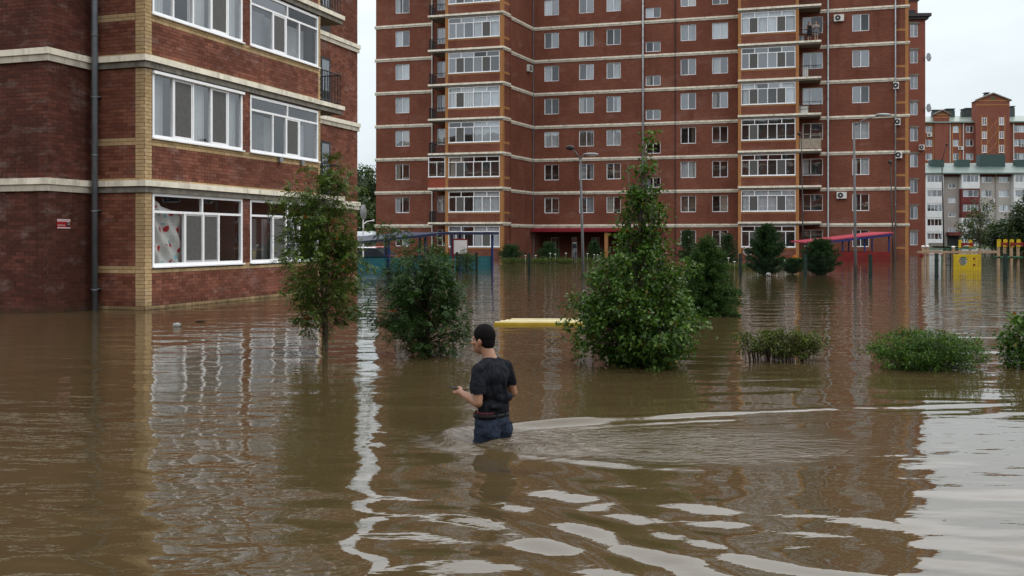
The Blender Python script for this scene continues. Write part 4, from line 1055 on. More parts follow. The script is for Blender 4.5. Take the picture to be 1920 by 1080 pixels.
for ua, ub, va, vb in ((1746, 1770, 207, 218), (1771.5, 1787.5, 205, 216), (1801, 1807, 206, 212), (1807.5, 1824, 204, 215), (1892, 1899.5, 201, 213), (1844, 1852, 175.5, 188)):
    x0_, x1_ = RF.xu(ua, 6), RF.xu(ub, 6); mb = MB(); z0_, z1_ = ZV(vb, DRd + 6) - 2, ZV(va, DRd + 6)
    mb.box(x0_, x1_, 5, 6.2, z0_, z1_ - 0.5, 0); n_ = max(2, int((x1_ - x0_) / 0.5))
    for i in range(n_): xx = x0_ + (x1_ - x0_) * (i + 0.25) / n_; mb.box(xx, xx + 0.25, 5.05, 6.1, z1_ - 0.5, z1_ - 0.2, 0)
    mb.box(x0_ - 0.1, x1_ + 0.1, 4.9, 6.3, z1_ - 0.2, z1_, 0); part(mb, 'chimney', CHM, RB, RF)
aircon(RF, 1743, 253, 'white air conditioner under the leftmost window column of the far red block', w=1.1, h=0.8)
aircon(RF, 1801, 277.5, 'white air conditioner between window columns on the far red block', w=1.1, h=0.8)
aircon(RF, 1918, 272.5, 'white air conditioner at the right edge of the far red block', w=1.1, h=0.8)

# ------------------------------------------------------------------ the block on the camera's own side of the yard (seen only mirrored in the windows)
OF = Fac((24, -46), math.pi)
OB = thing('apartment_building', 'brick block behind the viewer, visible only as a dark mirror image in the window panes', 'building', (24, -46, 0))
oc = [(4 + 6.2 * i, 6.0 + 6.2 * i) for i in range(27)]
mb = MB(); wall_sheet(mb, 0, 174, -0.9, 27.0, [(a, b, 3 * k + 1.05, 3 * k + 2.5) for a, b in oc for k in range(9)], 0.2); mb.quad((0, 12, -.9), (0, 0, -.9), (0, 0, 27), (0, 12, 27)); mb.quad((174, 0, -.9), (174, 12, -.9), (174, 12, 27), (174, 0, 27)); mb.quad((174, 12, -.9), (0, 12, -.9), (0, 12, 27), (174, 12, 27))
part(mb, 'wall', BW, OB, OF)
m0, l0 = glazing(2.0, 1.45, None, (0.5,), (), 0.08, 0.07, 0.0, 0.07)
for l in l0: m0.quad((l[0], 0.04, l[2]), (l[1], 0.04, l[2]), (l[1], 0.04, l[3]), (l[0], 0.04, l[3]), 1)
wme = m0.mesh('window', [PVC, pm('mirror_dark_pane', (0.05, 0.055, 0.06), 0.1, 0.1)])
for a, b in oc:
    for k in range(9): part(wme, 'window', None, OB, OF, a, 0.1, 3 * k + 1.05)
for k in range(1, 10): band(OF, 0, 174, 3 * k + 0.02, OB)
mb = MB(); mb.box(-0.5, 174.5, -0.5, 12.5, 27.0, 27.5); part(mb, 'roof', CONC, OB, OF)

# low block beyond the right edge of the picture, mirrored in the ground floor panes of the near building
VB = thing('apartment_building', 'low brick block outside the picture on the right, seen only mirrored in the near windows', 'building', (118, 66, 0))
vc = [(3 + 5.0 * i, 5.0 + 5.0 * i) for i in range(17)]
VF = Fac((118 - 0.6 * 66, 66 + 0.8 * 66), math.atan2(-0.8, 0.6))
mb = MB(); wall_sheet(mb, 0, 90, -0.9, 11.5, [(a, b, 3 * k + 1.05, 3 * k + 2.5) for a, b in vc for k in range(3)], 0.2); mb.quad((0, 10, -.9), (0, 0, -.9), (0, 0, 11.5), (0, 10, 11.5)); mb.quad((90, 0, -.9), (90, 10, -.9), (90, 10, 11.5), (90, 0, 11.5)); mb.quad((90, 10, -.9), (0, 10, -.9), (0, 10, 11.5), (90, 10, 11.5))
part(mb, 'wall', BW, VB, VF)
for a, b in vc:
    for k in range(3): part(wme, 'window', None, VB, VF, a, 0.1, 3 * k + 1.05)
mb = MB(); mb.box(-0.5, 90.5, -0.5, 10.5, 11.5, 12); part(mb, 'roof', CONC, VB, VF)
# clutter on the right hand balconies
def clutter(u, k, y, w, d_, h, mat, name, label, cat):
    x_ = FBR.xu(u, y); p = FBR.pt(x_, y, 3 * k + 0.157); t = thing(name, label, cat, p, FBR.ang)
    mb = MB(); mb.box(-w / 2, w / 2, -d_ / 2, d_ / 2, 0, h * 0.9); link('box_body', mb.mesh('box_body', mat), t)
    mb = MB(); mb.box(-w / 2 - 0.02, w / 2 + 0.02, -d_ / 2 - 0.02, d_ / 2 + 0.02, h * 0.9 + 0.003, h); link('lid', mb.mesh('lid', mat), t)
clutter(1507, 4, 0.5, 0.7, 0.4, 0.62, ACW, 'storage_box', 'pale box on the balcony above the beige panelled one', 'box')
clutter(1510, 5, 0.5, 0.45, 0.4, 0.85, SIGNW if 'SIGNW' in globals() else PVC, 'storage_box', 'white box on the barred balcony below the two onlookers', 'box')
clutter(1503, 6, 0.55, 0.4, 0.4, 0.5, GREYM, 'storage_box', 'grey box at the feet of the onlookers on their balcony', 'box')
# ------------------------------------------------------------------ mesh fence round the playground
def wpt(u, v): p = WP(u, v); return Vector((p[0], p[1], 0))
FPTS = [(857, 510.5), (893.5, 512.5), (992, 515.5), (1093, 517), (1240, 517.5), (1388, 518.5), (1510, 520.5), (1632, 522.5), (1756, 525), (1885, 527), (2010, 528.5)]
fo = wpt(*FPTS[0])
FN = thing('wire_fence', 'dark green wire mesh fence standing in the flood round the playground', 'fence', fo)
ps = [wpt(*q) for q in FPTS]
pme = MB(); pme.box(-0.06, 0.06, -0.05, 0.05, -0.8, 1.02); pme.box(-0.068, 0.068, -0.058, 0.058, 1.02, 1.05)
for zc in (0.12, 0.75): pme.box(-0.075, 0.075, -0.065, 0.065, zc, zc + 0.05)
pme = pme.mesh('post', DGREEN)
for i, p in enumerate(ps):
    hz = {8: 1.06, 9: 1.06}.get(i, 0.98 if i < 4 else 1.0)
    o = link('post', pme, FN, p - fo); o.scale = (1, 1, hz)
for a, b in zip(ps[1:-1], ps[2:]):
    L = (b - a).length; mb = MB(); t = 0.0024; n = max(6, int(L / 0.09))
    for i in range(n + 1): xx = L * i / n; mb.box(xx - t, xx + t, -t, t, -0.6, 0.98, 0, 'td')
    for z_ in (0.0, 0.2, 0.4, 0.6, 0.8, 0.97): mb.box(0, L, -t * 1.3, t * 1.3, z_ - t, z_ + t, 0, 'lr')
    o = link('wire_panel', mb.mesh('wire_panel', DGREEN), FN, a - fo, math.atan2(b.y - a.y, b.x - a.x)); o['kind'] = 'stuff'

# ------------------------------------------------------------------ street lamps
LAMPM = pm('galvanised_lamp', (0.12, 0.125, 0.13), 0.6, 0.15, 3, metal=0.2); LDARK = pm('dark_lamp', (0.035, 0.033, 0.032), 0.6)
def lamp(u, v, utop, vtop, arms, label, r=0.075, mat=LAMPM, grp='street lamps in the yard'):
    b = wpt(u, v); D = b.y; H = ZV(vtop, D); tx = (utop - u) / FPX * D
    t = thing('street_lamp', label, 'street lamp', b, 0, grp)
    mb = MB(); mb.tube([(0, 0, -0.8), (tx * 0.25, 0, H * 0.25), (tx, 0, H)], [r, r * 0.92, r * 0.6], 12)
    link('pole', mb.mesh('pole', mat, True), t)
    for (ua, va, hd) in arms:
        ax, az = (ua - u) / FPX * D, ZV(va, D)
        mb = MB(); m_ = ((tx + ax) / 2 - 0.0, 0, (H + az) / 2 + 0.06); mb.tube([(tx, 0, H - 0.05), m_, (ax, 0, az)], [r * 0.5, r * 0.42, r * 0.38], 8)
        ao = link('arm', mb.mesh('arm', mat, True), t)
        s_ = 1 if ax > tx else -1
        mb = MB()
        if hd == 'flat':
            mb.ball((ax + s_ * 0.2, 0, az + 0.1 * (az - H) ), (0.36, 0.13, 0.075), 0); ho = link('lamp_head', mb.mesh('lamp_head', GREYM, True), ao)
            mb = MB(); mb.ball((ax + s_ * 0.22, 0, az + 0.1 * (az - H) - 0.035), (0.27, 0.1, 0.06), 0); link('lens', mb.mesh('lens', SIGNW, True), ao)
        else:
            mb.ball((ax + s_ * 0.05, 0, az + 0.05), (0.2, 0.14, 0.12) if hd == 'dark' else (0.17, 0.17, 0.15), 0, 12, 8); ho = link('lamp_head', mb.mesh('lamp_head', LDARK, True), ao)
    return t
lamp(1094, 518.5, 1088, 297, [(1071, 279, 'dark'), (1100, 290, 'flat')], 'two armed grey street lamp standing beside the pointed birch', 0.07)
lamp(1604.5, 521, 1601, 233, [(1648, 217, 'flat')], 'tall grey street lamp with long arm rising through the red roofed shelter', 0.066)
lamp(1675, 489, 1670, 312, [(1670, 305, 'ball')], 'thin dark street lamp with round head near the end of the tower block', 0.06, LDARK)
lamp(1506, 489, 1503, 268, [(1500, 252, 'ball')], 'dark round headed street lamp in front of the right hand balconies', 0.06, LDARK)
lamp(1770, 474, 1766, 302, [(1774.5, 272, 'ball')], 'curved dark street lamp in front of the far grey block', 0.1, LDARK)

# ------------------------------------------------------------------ playground shelters
TEAL = pm('teal_paint', (0.012, 0.105, 0.125), 0.5, 0.15, 2, dirt=((0.02, 0.06, 0.065), 2, 0.5)); BLUE = pm('blue_paint', (0.012, 0.03, 0.15), 0.45, 0.15, 2)
NAVY = pm('navy_roof', (0.010, 0.016, 0.05), 0.5, 0.2, 1); PINK = pm('faded_red_roof', (0.36, 0.045, 0.075), 0.5, 0.12, 1.5, dirt=((0.25, 0.06, 0.07), 2, 0.5)); REDP = pm('red_paint', (0.17, 0.011, 0.010), 0.55, 0.2, 2, dirt=((0.12, 0.02, 0.015), 2, 0.5))
YELP = pm('yellow_paint', (0.52, 0.36, 0.012), 0.5, 0.15, 2, dirt=((0.32, 0.22, 0.03), 2.5, 0.55))
def planks(t, name, x0, x1, y, z0, z1, n, mat, thick=0.03, along='x'):
    for i in range(n):
        mb = MB(); a, b = z0 + (z1 - z0) * i / n + 0.004, z0 + (z1 - z0) * (i + 1) / n - 0.004
        if along == 'x': mb.box(x0, x1, y, y + thick, a, b)
        else: mb.box(y, y + thick, x0, x1, a, b)
        link(name, mb.mesh(name, mat), t)
pa, pb = wpt(655, 511), wpt(923, 503.5)
angp = math.atan2(pb.y - pa.y, pb.x - pa.x); Lp = (pb - pa).length; dpp = 3.6
BS = thing('playground_shelter', 'open shelter with navy roof, blue posts and teal plank sides, behind the bushy rowan', 'shelter', pa, angp)
zt = lambda s_: 1.40 + (1.95 - 1.40) * s_
for i in range(5):
    x_ = Lp * i / 4; zz = zt(min(1, i / 2.6))
    for yy in (0.0, dpp):
        mb = MB(); mb.box(x_ - 0.05, x_ + 0.05, yy - 0.05, yy + 0.05, -0.8, zz); link('post', mb.mesh('post', BLUE), BS)
planks(BS, 'plank', 0.05, Lp - 0.05, 0.06, -0.5, 0.72, 4, TEAL); planks(BS, 'plank', 0.05, Lp - 0.05, dpp - 0.1, -0.5, 0.72, 4, TEAL)
planks(BS, 'plank', 0.1, dpp - 0.1, Lp - 0.06, -0.5, 0.72, 4, TEAL, along='y')
mb = MB(); xm = Lp * 0.62
for a, b, za, zb_ in ((-0.5, xm, zt(-0.05), zt(1)), (xm, Lp + 0.15, zt(1), zt(1) + 0.01)):
    mb.add([(a, -0.4, za), (b, -0.4, zb_), (b, dpp + 0.4, zb_), (a, dpp + 0.4, za), (a, -0.4, za + 0.14), (b, -0.4, zb_ + 0.14), (b, dpp + 0.4, zb_ + 0.14), (a, dpp + 0.4, za + 0.14)],
           [(0, 1, 5, 4), (4, 5, 6, 7), (2, 3, 7, 6), (3, 2, 1, 0), (3, 0, 4, 7), (1, 2, 6, 5)])
link('roof', mb.mesh('roof', NAVY), BS)
bx = wpt(863, 506)
NBd = thing('notice_board', 'white notice board in a red frame under the navy shelter roof', 'notice board', bx)
mb = MB(); mb.box(-0.42, 0.42, -0.06, -0.03, 0.85, 1.72); link('frame', mb.mesh('frame', REDP), NBd)
mb = MB(); mb.box(-0.35, 0.38, -0.075, -0.06, 0.9, 1.64); link('board', mb.mesh('board', SIGNW), NBd)
mb = MB(); mb.box(-0.44, -0.36, -0.07, 0.0, -0.8, 1.74); link('post', mb.mesh('post', REDP), NBd)

pa, pb = wpt(1530, 492), wpt(1668, 492)
RS = thing('playground_shelter', 'shelter with slanting pink red roof, blue fascia and red low walls', 'shelter', pa)
Lp = (pb - pa).length; D_ = pa.y; dpp = 3.4; xl = (1510 - 1530) / FPX * D_
zl, zrr_ = ZV(459.5, D_), ZV(441.5, D_)
zf_ = lambda x: zl + (zrr_ - zl) * (x - xl) / (Lp - xl)
for x_ in (Lp * 0.06, Lp * 0.36, Lp * 0.66, Lp - 0.05):
    for yy in (0.0, dpp):
        mb = MB(); mb.box(x_ - 0.045, x_ + 0.045, yy - 0.045, yy + 0.045, -0.8, zf_(x_)); link('post', mb.mesh('post', BLUE), RS)
planks(RS, 'plank', 0.3, Lp, -0.08, -0.5, 0.78, 4, REDP); planks(RS, 'plank', 0.3, Lp, dpp - 0.1, -0.5, 0.78, 4, REDP)
def slab(x0, x1, y0, y1, lift, th, mat, nm, rear=0.0):
    mb = MB(); P_ = lambda x, y, l: (x, y, zf_(x) + l + rear * (y - y0) / (y1 - y0))
    mb.add([P_(x0, y0, lift), P_(x1, y0, lift), P_(x1, y1, lift), P_(x0, y1, lift), P_(x0, y0, lift + th), P_(x1, y0, lift + th), P_(x1, y1, lift + th), P_(x0, y1, lift + th)],
           [(0, 1, 5, 4), (4, 5, 6, 7), (2, 3, 7, 6), (3, 2, 1, 0), (3, 0, 4, 7), (1, 2, 6, 5)]); link(nm, mb.mesh(nm, mat), RS)
slab(xl, Lp + 0.12, -0.5, dpp + 0.5, 0.13, 0.09, PINK, 'roof', 0.06); slab(xl + 1.0, Lp + 0.05, -0.46, -0.38, -0.03, 0.157, BLUE, 'fascia')

# ------------------------------------------------------------------ climbing frame with yellow panel
WOOD = pm('weathered_wood', (0.36, 0.25, 0.16), 0.8, 0.2, 3, dirt=((0.2, 0.14, 0.1), 3, 0.5)); GRNP = pm('green_paint', (0.01, 0.10, 0.05), 0.5)
pc = wpt(1813, 508); Dc = pc.y
CF = thing('climbing_frame', 'wooden climbing frame with yellow round-holed panel standing in the flood', 'playground frame', pc)
cx = lambda u: (u - 1813) / FPX * Dc
czv = lambda v: ZV(v, Dc)
# yellow panel with a round hole
x0, x1, z0, z1 = cx(1787.5), cx(1839.5), -0.7, czv(476.5); hc, hr = (cx(1805.5), czv(489.5)), 8.3 / FPX * Dc
mb = MB(); n = 28; ring = [(hc[0] + hr * math.cos(2 * math.pi * k / n), hc[1] + hr * math.sin(2 * math.pi * k / n)) for k in range(n)]
def border(ang):
    c_, s_ = math.cos(ang), math.sin(ang)
    tx = ((x1 - hc[0]) / c_ if c_ > 0 else (x0 - hc[0]) / c_) if abs(c_) > 1e-6 else 1e9
    tz = ((z1 - hc[1]) / s_ if s_ > 0 else (z0 - hc[1]) / s_) if abs(s_) > 1e-6 else 1e9
    t_ = min(tx, tz); return (hc[0] + c_ * t_, hc[1] + s_ * t_)
angs = sorted([2 * math.pi * k / n for k in range(n)] + [math.atan2(zc - hc[1], xc - hc[0]) % (2 * math.pi) for xc in (x0, x1) for zc in (z0, z1)])
for i, a in enumerate(angs):
    b = angs[(i + 1) % len(angs)]; r0_, r1_ = (hc[0] + hr * math.cos(a), hc[1] + hr * math.sin(a)), (hc[0] + hr * math.cos(b), hc[1] + hr * math.sin(b)); o0, o1 = border(a), border(b)
    mb.quad((r0_[0], -0.02, r0_[1]), (o0[0], -0.02, o0[1]), (o1[0], -0.02, o1[1]), (r1_[0], -0.02, r1_[1]))
    mb.quad((r0_[0], 0.02, r0_[1]), (r1_[0], 0.02, r1_[1]), (o1[0], 0.02, o1[1]), (o0[0], 0.02, o0[1]))
    mb.quad((r1_[0], -0.02, r1_[1]), (r1_[0], 0.02, r1_[1]), (r0_[0], 0.02, r0_[1]), (r0_[0], -0.02, r0_[1]))
po = link('yellow_panel', mb.mesh('yellow_panel', YELP), CF)
mb = MB(); mb.box(hc[0] - hr, hc[0] + hr, -0.012, 0.012, hc[1] - 0.015 + 0.1, hc[1] + 0.015 + 0.1); link('bar', mb.mesh('bar', DGREEN), po)
for v_ in (485, 496.5): mb = MB(); mb.disc((cx(1826), -0.03, czv(v_)), 0.055, 'y', 10, 0, 0.03); link('climbing_hold', mb.mesh('climbing_hold', REDP), po)
for u_, top in ((1732.5, 463), (1740.5, 463), (1771.5, 471), (1789, 464), (1838, 466)):
    mb = MB(); mb.box(cx(u_) - 0.06, cx(u_) + 0.06, 0.05, 0.17, -0.8, czv(top)); so = link('post', mb.mesh('post', WOOD), CF)
    if top < 465: mb = MB(); mb.ball((cx(u_), 0.11, czv(top) + 0.02), (0.1, 0.1, 0.06)); link('cap', mb.mesh('cap', SIGNW, True), so)
mb = MB(); mb.box(cx(1721), cx(1875), 0.02, 0.10, czv(474.5), czv(470.5)); link('beam', mb.mesh('beam', WOOD), CF)
mb = MB(); mb.tube([(cx(1742), 0.5, czv(467)), (cx(1838), 0.5, czv(467))], 0.03, 6); link('top_bar', mb.mesh('top_bar', GRNP), CF)
mb = MB(); mb.tube([(cx(1722), -0.02, czv(478)), (cx(1770), -0.02, czv(478))], 0.025, 6); link('red_bar', mb.mesh('red_bar', REDP), CF)
for u_ in (1775, 1784):
    mb = MB(); mb.box(cx(u_) - 0.03, cx(u_) + 0.03, 0.1, 0.16, -0.8, czv(462)); link('ladder_rail', mb.mesh('ladder_rail', DGREEN), CF)
for v_ in (485.5, 497): mb = MB(); mb.tube([(cx(1775), 0.13, czv(v_)), (cx(1787), 0.13, czv(v_))], 0.022, 6); link('rung', mb.mesh('rung', DGREEN), CF)
mb = MB(); mb.box(cx(1724), cx(1730.5), -0.02, 0.02, czv(484), czv(476)); link('red_panel', mb.mesh('red_panel', REDP), CF)
mb = MB(); mb.tube([(cx(1766), 0, -0.6), (cx(1766), 0, czv(476))], 0.035, 8); link('green_post', mb.mesh('green_post', GRNP), CF)

def tower(us, vb, label, rails, vtop, vhand, slide=False):
    b = wpt(sum(us) / len(us), vb); D_ = b.y; t = thing('play_tower', label, 'play tower', b, 0, 'play towers with yellow crowns')
    fx = lambda u: (u - sum(us) / len(us)) / FPX * D_
    for i, u_ in enumerate(us):
        mb = MB(); yy = 0.35 * (i % 2); mb.box(fx(u_) - 0.07, fx(u_) + 0.07, yy, yy + 0.14, -0.8, ZV(vhand + 9, D_)); po_ = link('post', mb.mesh('post', WOOD), t)
        # yellow crown of three fingers
        mb = MB(); zc0, zc1 = ZV(vhand + 15, D_), ZV(vhand, D_); hh = zc1 - zc0
        mb.box(fx(u_) - 0.13, fx(u_) + 0.13, yy - 0.03, yy - 0.005, zc0, zc0 + hh * 0.72)
        for k in (-1, 0, 1): mb.box(fx(u_) + k * 0.09 - 0.035, fx(u_) + k * 0.09 + 0.035, yy - 0.03, yy - 0.005, zc0 + hh * 0.7, zc0 + hh * (1.0 if k == 0 else 0.93))
        link('crown_board', mb.mesh('crown_board', YELP), po_)
    for ua, ub in rails:
        mb = MB(); xa_, xb_ = fx(ua), fx(ub); za_, zb2 = ZV(vtop + 9, D_), ZV(vtop, D_)
        n = 10; vs_ = []
        for i in range(n + 1):
            s_ = i / n; arch = 0.45 * math.sin(math.pi * s_) * (zb2 - za_); vs_ += [(xa_ + (xb_ - xa_) * s_, -0.06, za_ + arch), (xa_ + (xb_ - xa_) * s_, -0.06, zb2 - 0.12 * (zb2 - za_) * math.sin(math.pi * s_))]
        m = len(vs_); vs_ += [(p[0], -0.03, p[2]) for p in vs_]
        fs = []
        for i in range(n): fs += [(2 * i, 2 * i + 2, 2 * i + 3, 2 * i + 1), (m + 2 * i + 1, m + 2 * i + 3, m + 2 * i + 2, m + 2 * i), (2 * i + 1, 2 * i + 3, m + 2 * i + 3, m + 2 * i + 1), (2 * i, m + 2 * i, m + 2 * i + 2, 2 * i + 2)]
        mb.add(vs_, fs); link('red_board', mb.mesh('red_board', REDP), t)
    mb = MB(); mb.box(fx(us[0]) - 0.1, fx(us[-1]) + 0.1, 0.0, 0.6, ZV(484, D_), ZV(481, D_)); link('deck', mb.mesh('deck', GRNP), t)
    return t
tower((1800, 1823), 488, 'small red and yellow play tower behind the wooden climbing frame', [(1802, 1825)], 454.5, 449)
tower((1873, 1890, 1897, 1915), 499, 'larger red and yellow play tower at the right edge', [(1876, 1889), (1894, 1918)], 454, 448)

# ------------------------------------------------------------------ floating things and toys
pl = wpt(928, 609)
FB_ = thing('bench_top', 'yellow plank bench top floating beside the birch', 'bench', (pl.x, pl.y, 0), R(-1.5))
YW = pm('yellow_plank', (0.50, 0.44, 0.24), 0.55, 0.2, 3, dirt=((0.55, 0.53, 0.40), 2.5, 0.9)); YE = pm('yellow_edge', (0.44, 0.29, 0.02), 0.5, 0.15, 3)
for i in range(4):
    mb = MB(); mb.box(0.10 * i, 1.75 + 0.05 * i, 0.25 * i, 0.25 * i + 0.21, 0.026, 0.05 + 0.003 * (i % 2)); link('plank', mb.mesh('plank', YW), FB_)
mb = MB(); mb.box(-0.02, 1.77, -0.025, -0.003, 0.0, 0.046); link('edge_board', mb.mesh('edge_board', YE), FB_)
for x_ in (0.4, 1.3): mb = MB(); mb.box(x_, x_ + 0.08, 0.02, 0.98, -0.05, 0.028); link('cleat', mb.mesh('cleat', YE), FB_)
bp = wpt(1441, 518.3)
BALLW = pm('ball_white', (0.38, 0.38, 0.36), 0.5, 0.05, 4)
t = thing('football', 'white football floating in front of the pine', 'ball', bp)
bm = bmesh.new(); bmesh.ops.create_icosphere(bm, subdivisions=3, radius=0.115); me = bpy.data.meshes.new('ball'); bm.to_mesh(me); bm.free(); me.materials.append(BALLW); me.polygons.foreach_set('use_smooth', [True] * len(me.polygons))
link('shell', me, t, (0, 0, 0.07))
for d_ in ((0.3, -0.85, 0.4), (-0.6, -0.75, 0.05), (0.75, -0.5, -0.2), (0.0, -0.3, 0.95), (0.1, -0.9, -0.4)):
    v_ = Vector(d_).normalized(); mb = MB(); mb.tube([v_ * 0.108, v_ * 0.1175], 0.036, 5); link('patch', mb.mesh('patch', SIGNK), t, (0, 0, 0.07))
CLEARP = pm('clear_plastic', (0.24, 0.24, 0.22), 0.15, 0.1, 5)
pj_ = wpt(329, 613)
t = thing('plastic_jar', 'clear plastic jar floating below the curtained window', 'jar', pj_, R(25))
mb = MB(); mb.tube([(-0.05, 0, 0.02), (-0.045, 0, 0.02), (0.06, 0, 0.03), (0.075, 0, 0.03)], [0.045, 0.055, 0.055, 0.035], 12); link('jar_body', mb.mesh('jar_body', CLEARP, True), t)
mb = MB(); mb.tube([(0.075, 0, 0.03), (0.10, 0, 0.032)], 0.038, 12); link('lid', mb.mesh('lid', CLEARP), t)
mb = MB(); mb.tube([(-0.11, 0, 0.0), (-0.03, 0.02, 0.015), (0.04, 0.0, 0.012), (0.11, 0.03, 0.0)], [0.008, 0.014, 0.013, 0.006], 7)
ps_ = wpt(375, 603.5); tag(link('driftwood_stick', mb.mesh('driftwood_stick', pm('dark_bark', (0.035, 0.022, 0.014), 0.9), True), None, ps_), 'dark stick drifting near the wall beside the floating jar', 'stick')
pc_ = wpt(1096, 553)
t = thing('milk_carton', 'white carton floating by the left side of the birch', 'carton', pc_, R(20))
mb = MB(); mb.box(-0.05, 0.05, -0.05, 0.05, -0.04, 0.06); link('carton_body', mb.mesh('carton_body', SIGNW), t)
mb = MB(); mb.add([(-.05, -.05, .06), (.05, -.05, .06), (.05, .05, .06), (-.05, .05, .06), (-.05, 0, .12), (.05, 0, .12), (-.05, 0, .145), (.05, 0, .145)], [(0, 1, 5, 4), (2, 3, 4, 5), (0, 4, 3), (1, 2, 5), (4, 5, 7, 6)]); link('gable_top', mb.mesh('gable_top', SIGNW), t)
# old tyre painted white, half sunk as a flower-bed arch
py_ = wpt(1402, 497); D_ = py_.y
t = thing('painted_tyre', 'white painted tyre arch with dark inside standing left of the tall pine', 'tyre', (py_.x, py_.y, 0))
mb = MB(); rr_ = 0.27; zc_ = ZV(471.5, D_)
mb.tube([(rr_ * math.cos(a), 0, zc_ + rr_ * math.sin(a)) for a in [math.pi * 2 * i / 24 for i in range(25)]], 0.055, 8, cap=False); link('tread', mb.mesh('tread', pm('pinkish_white', (0.36, 0.29, 0.27), 0.7, 0.25, 5), True), t)
mb = MB(); mb.disc((0, 0.03, zc_), 0.24, 'y', 20, 0, 0.05); link('inside', mb.mesh('inside', DARK), t)
mb = MB(); mb.box(-0.06, 0.06, 0.02, 0.1, -0.8, zc_ - 0.25); link('stand', mb.mesh('stand', DGREEN), t)
ORG = pm('orange_plastic', (0.55, 0.13, 0.01), 0.45)
def toy(u, v, mats, label, w, grp):
    p = wpt(u, v); t = thing('toy_boat', label, 'toy', p, 0, grp); s = w
    mb = MB(); prof = [(-0.5, 0.0), (-0.42, 0.16), (0.0, 0.2), (0.42, 0.16), (0.62, 0.0)]
    vs_ = [(x * s, -0.22 * s, -0.05) for x, _ in prof] + [(x * s, -0.30 * s, 0.22 * s + z * 0.2) for x, z in prof] + [(x * s, 0.30 * s, 0.22 * s) for x, _ in prof]
    fs = [(i, i + 1, i + 6, i + 5) for i in range(4)] + [(i + 5, i + 6, i + 11, i + 10) for i in range(4)]
    mb.add(vs_, fs); link('hull', mb.mesh('hull', mats[0]), t)
    mb = MB(); mb.ball((0, 0, 0.32 * s), (0.3 * s, 0.2 * s, 0.2 * s)); link('cabin', mb.mesh('cabin', mats[1], True), t)
toy(1478, 488.5, (YELP, REDP), 'red and yellow plastic toy drifting right of the tall pine', 0.7, 'plastic toys adrift')
toy(1491, 486.5, (YELP, ORG), 'orange and yellow plastic toy drifting next to the dark fence post', 0.7, 'plastic toys adrift')

# ------------------------------------------------------------------ what shows in the gap between the two buildings
gp = wpt(672, 475)
LB = thing('garage_row', 'low pale blue grey garage roof in the gap between the buildings', 'garage', (gp.x - 6, 96, 0))
GW = pm('pale_blue_metal', (0.42, 0.47, 0.5), 0.5, 0.1, 1)
mb = MB(); mb.box(0, 14, 0, 8, -0.5, 1.55); link('wall', mb.mesh('wall', CONC), LB)
mb = MB(); mb.add([(-0.3, -0.4, 1.45), (14.3, -0.4, 1.45), (14.3, 8, 2.35), (-0.3, 8, 2.35), (-0.3, -0.4, 1.58), (14.3, -0.4, 1.58), (14.3, 8, 2.5), (-0.3, 8, 2.5)], [(0, 1, 5, 4), (4, 5, 6, 7), (2, 3, 7, 6), (3, 2, 1, 0)]); link('roof', mb.mesh('roof', GW), LB)
for i in range(4): mb = MB(); mb.box(0.5 + 3.4 * i, 3.2 + 3.4 * i, -0.04, 0, -0.5, 1.3); link('door', mb.mesh('door', GREYM), LB)
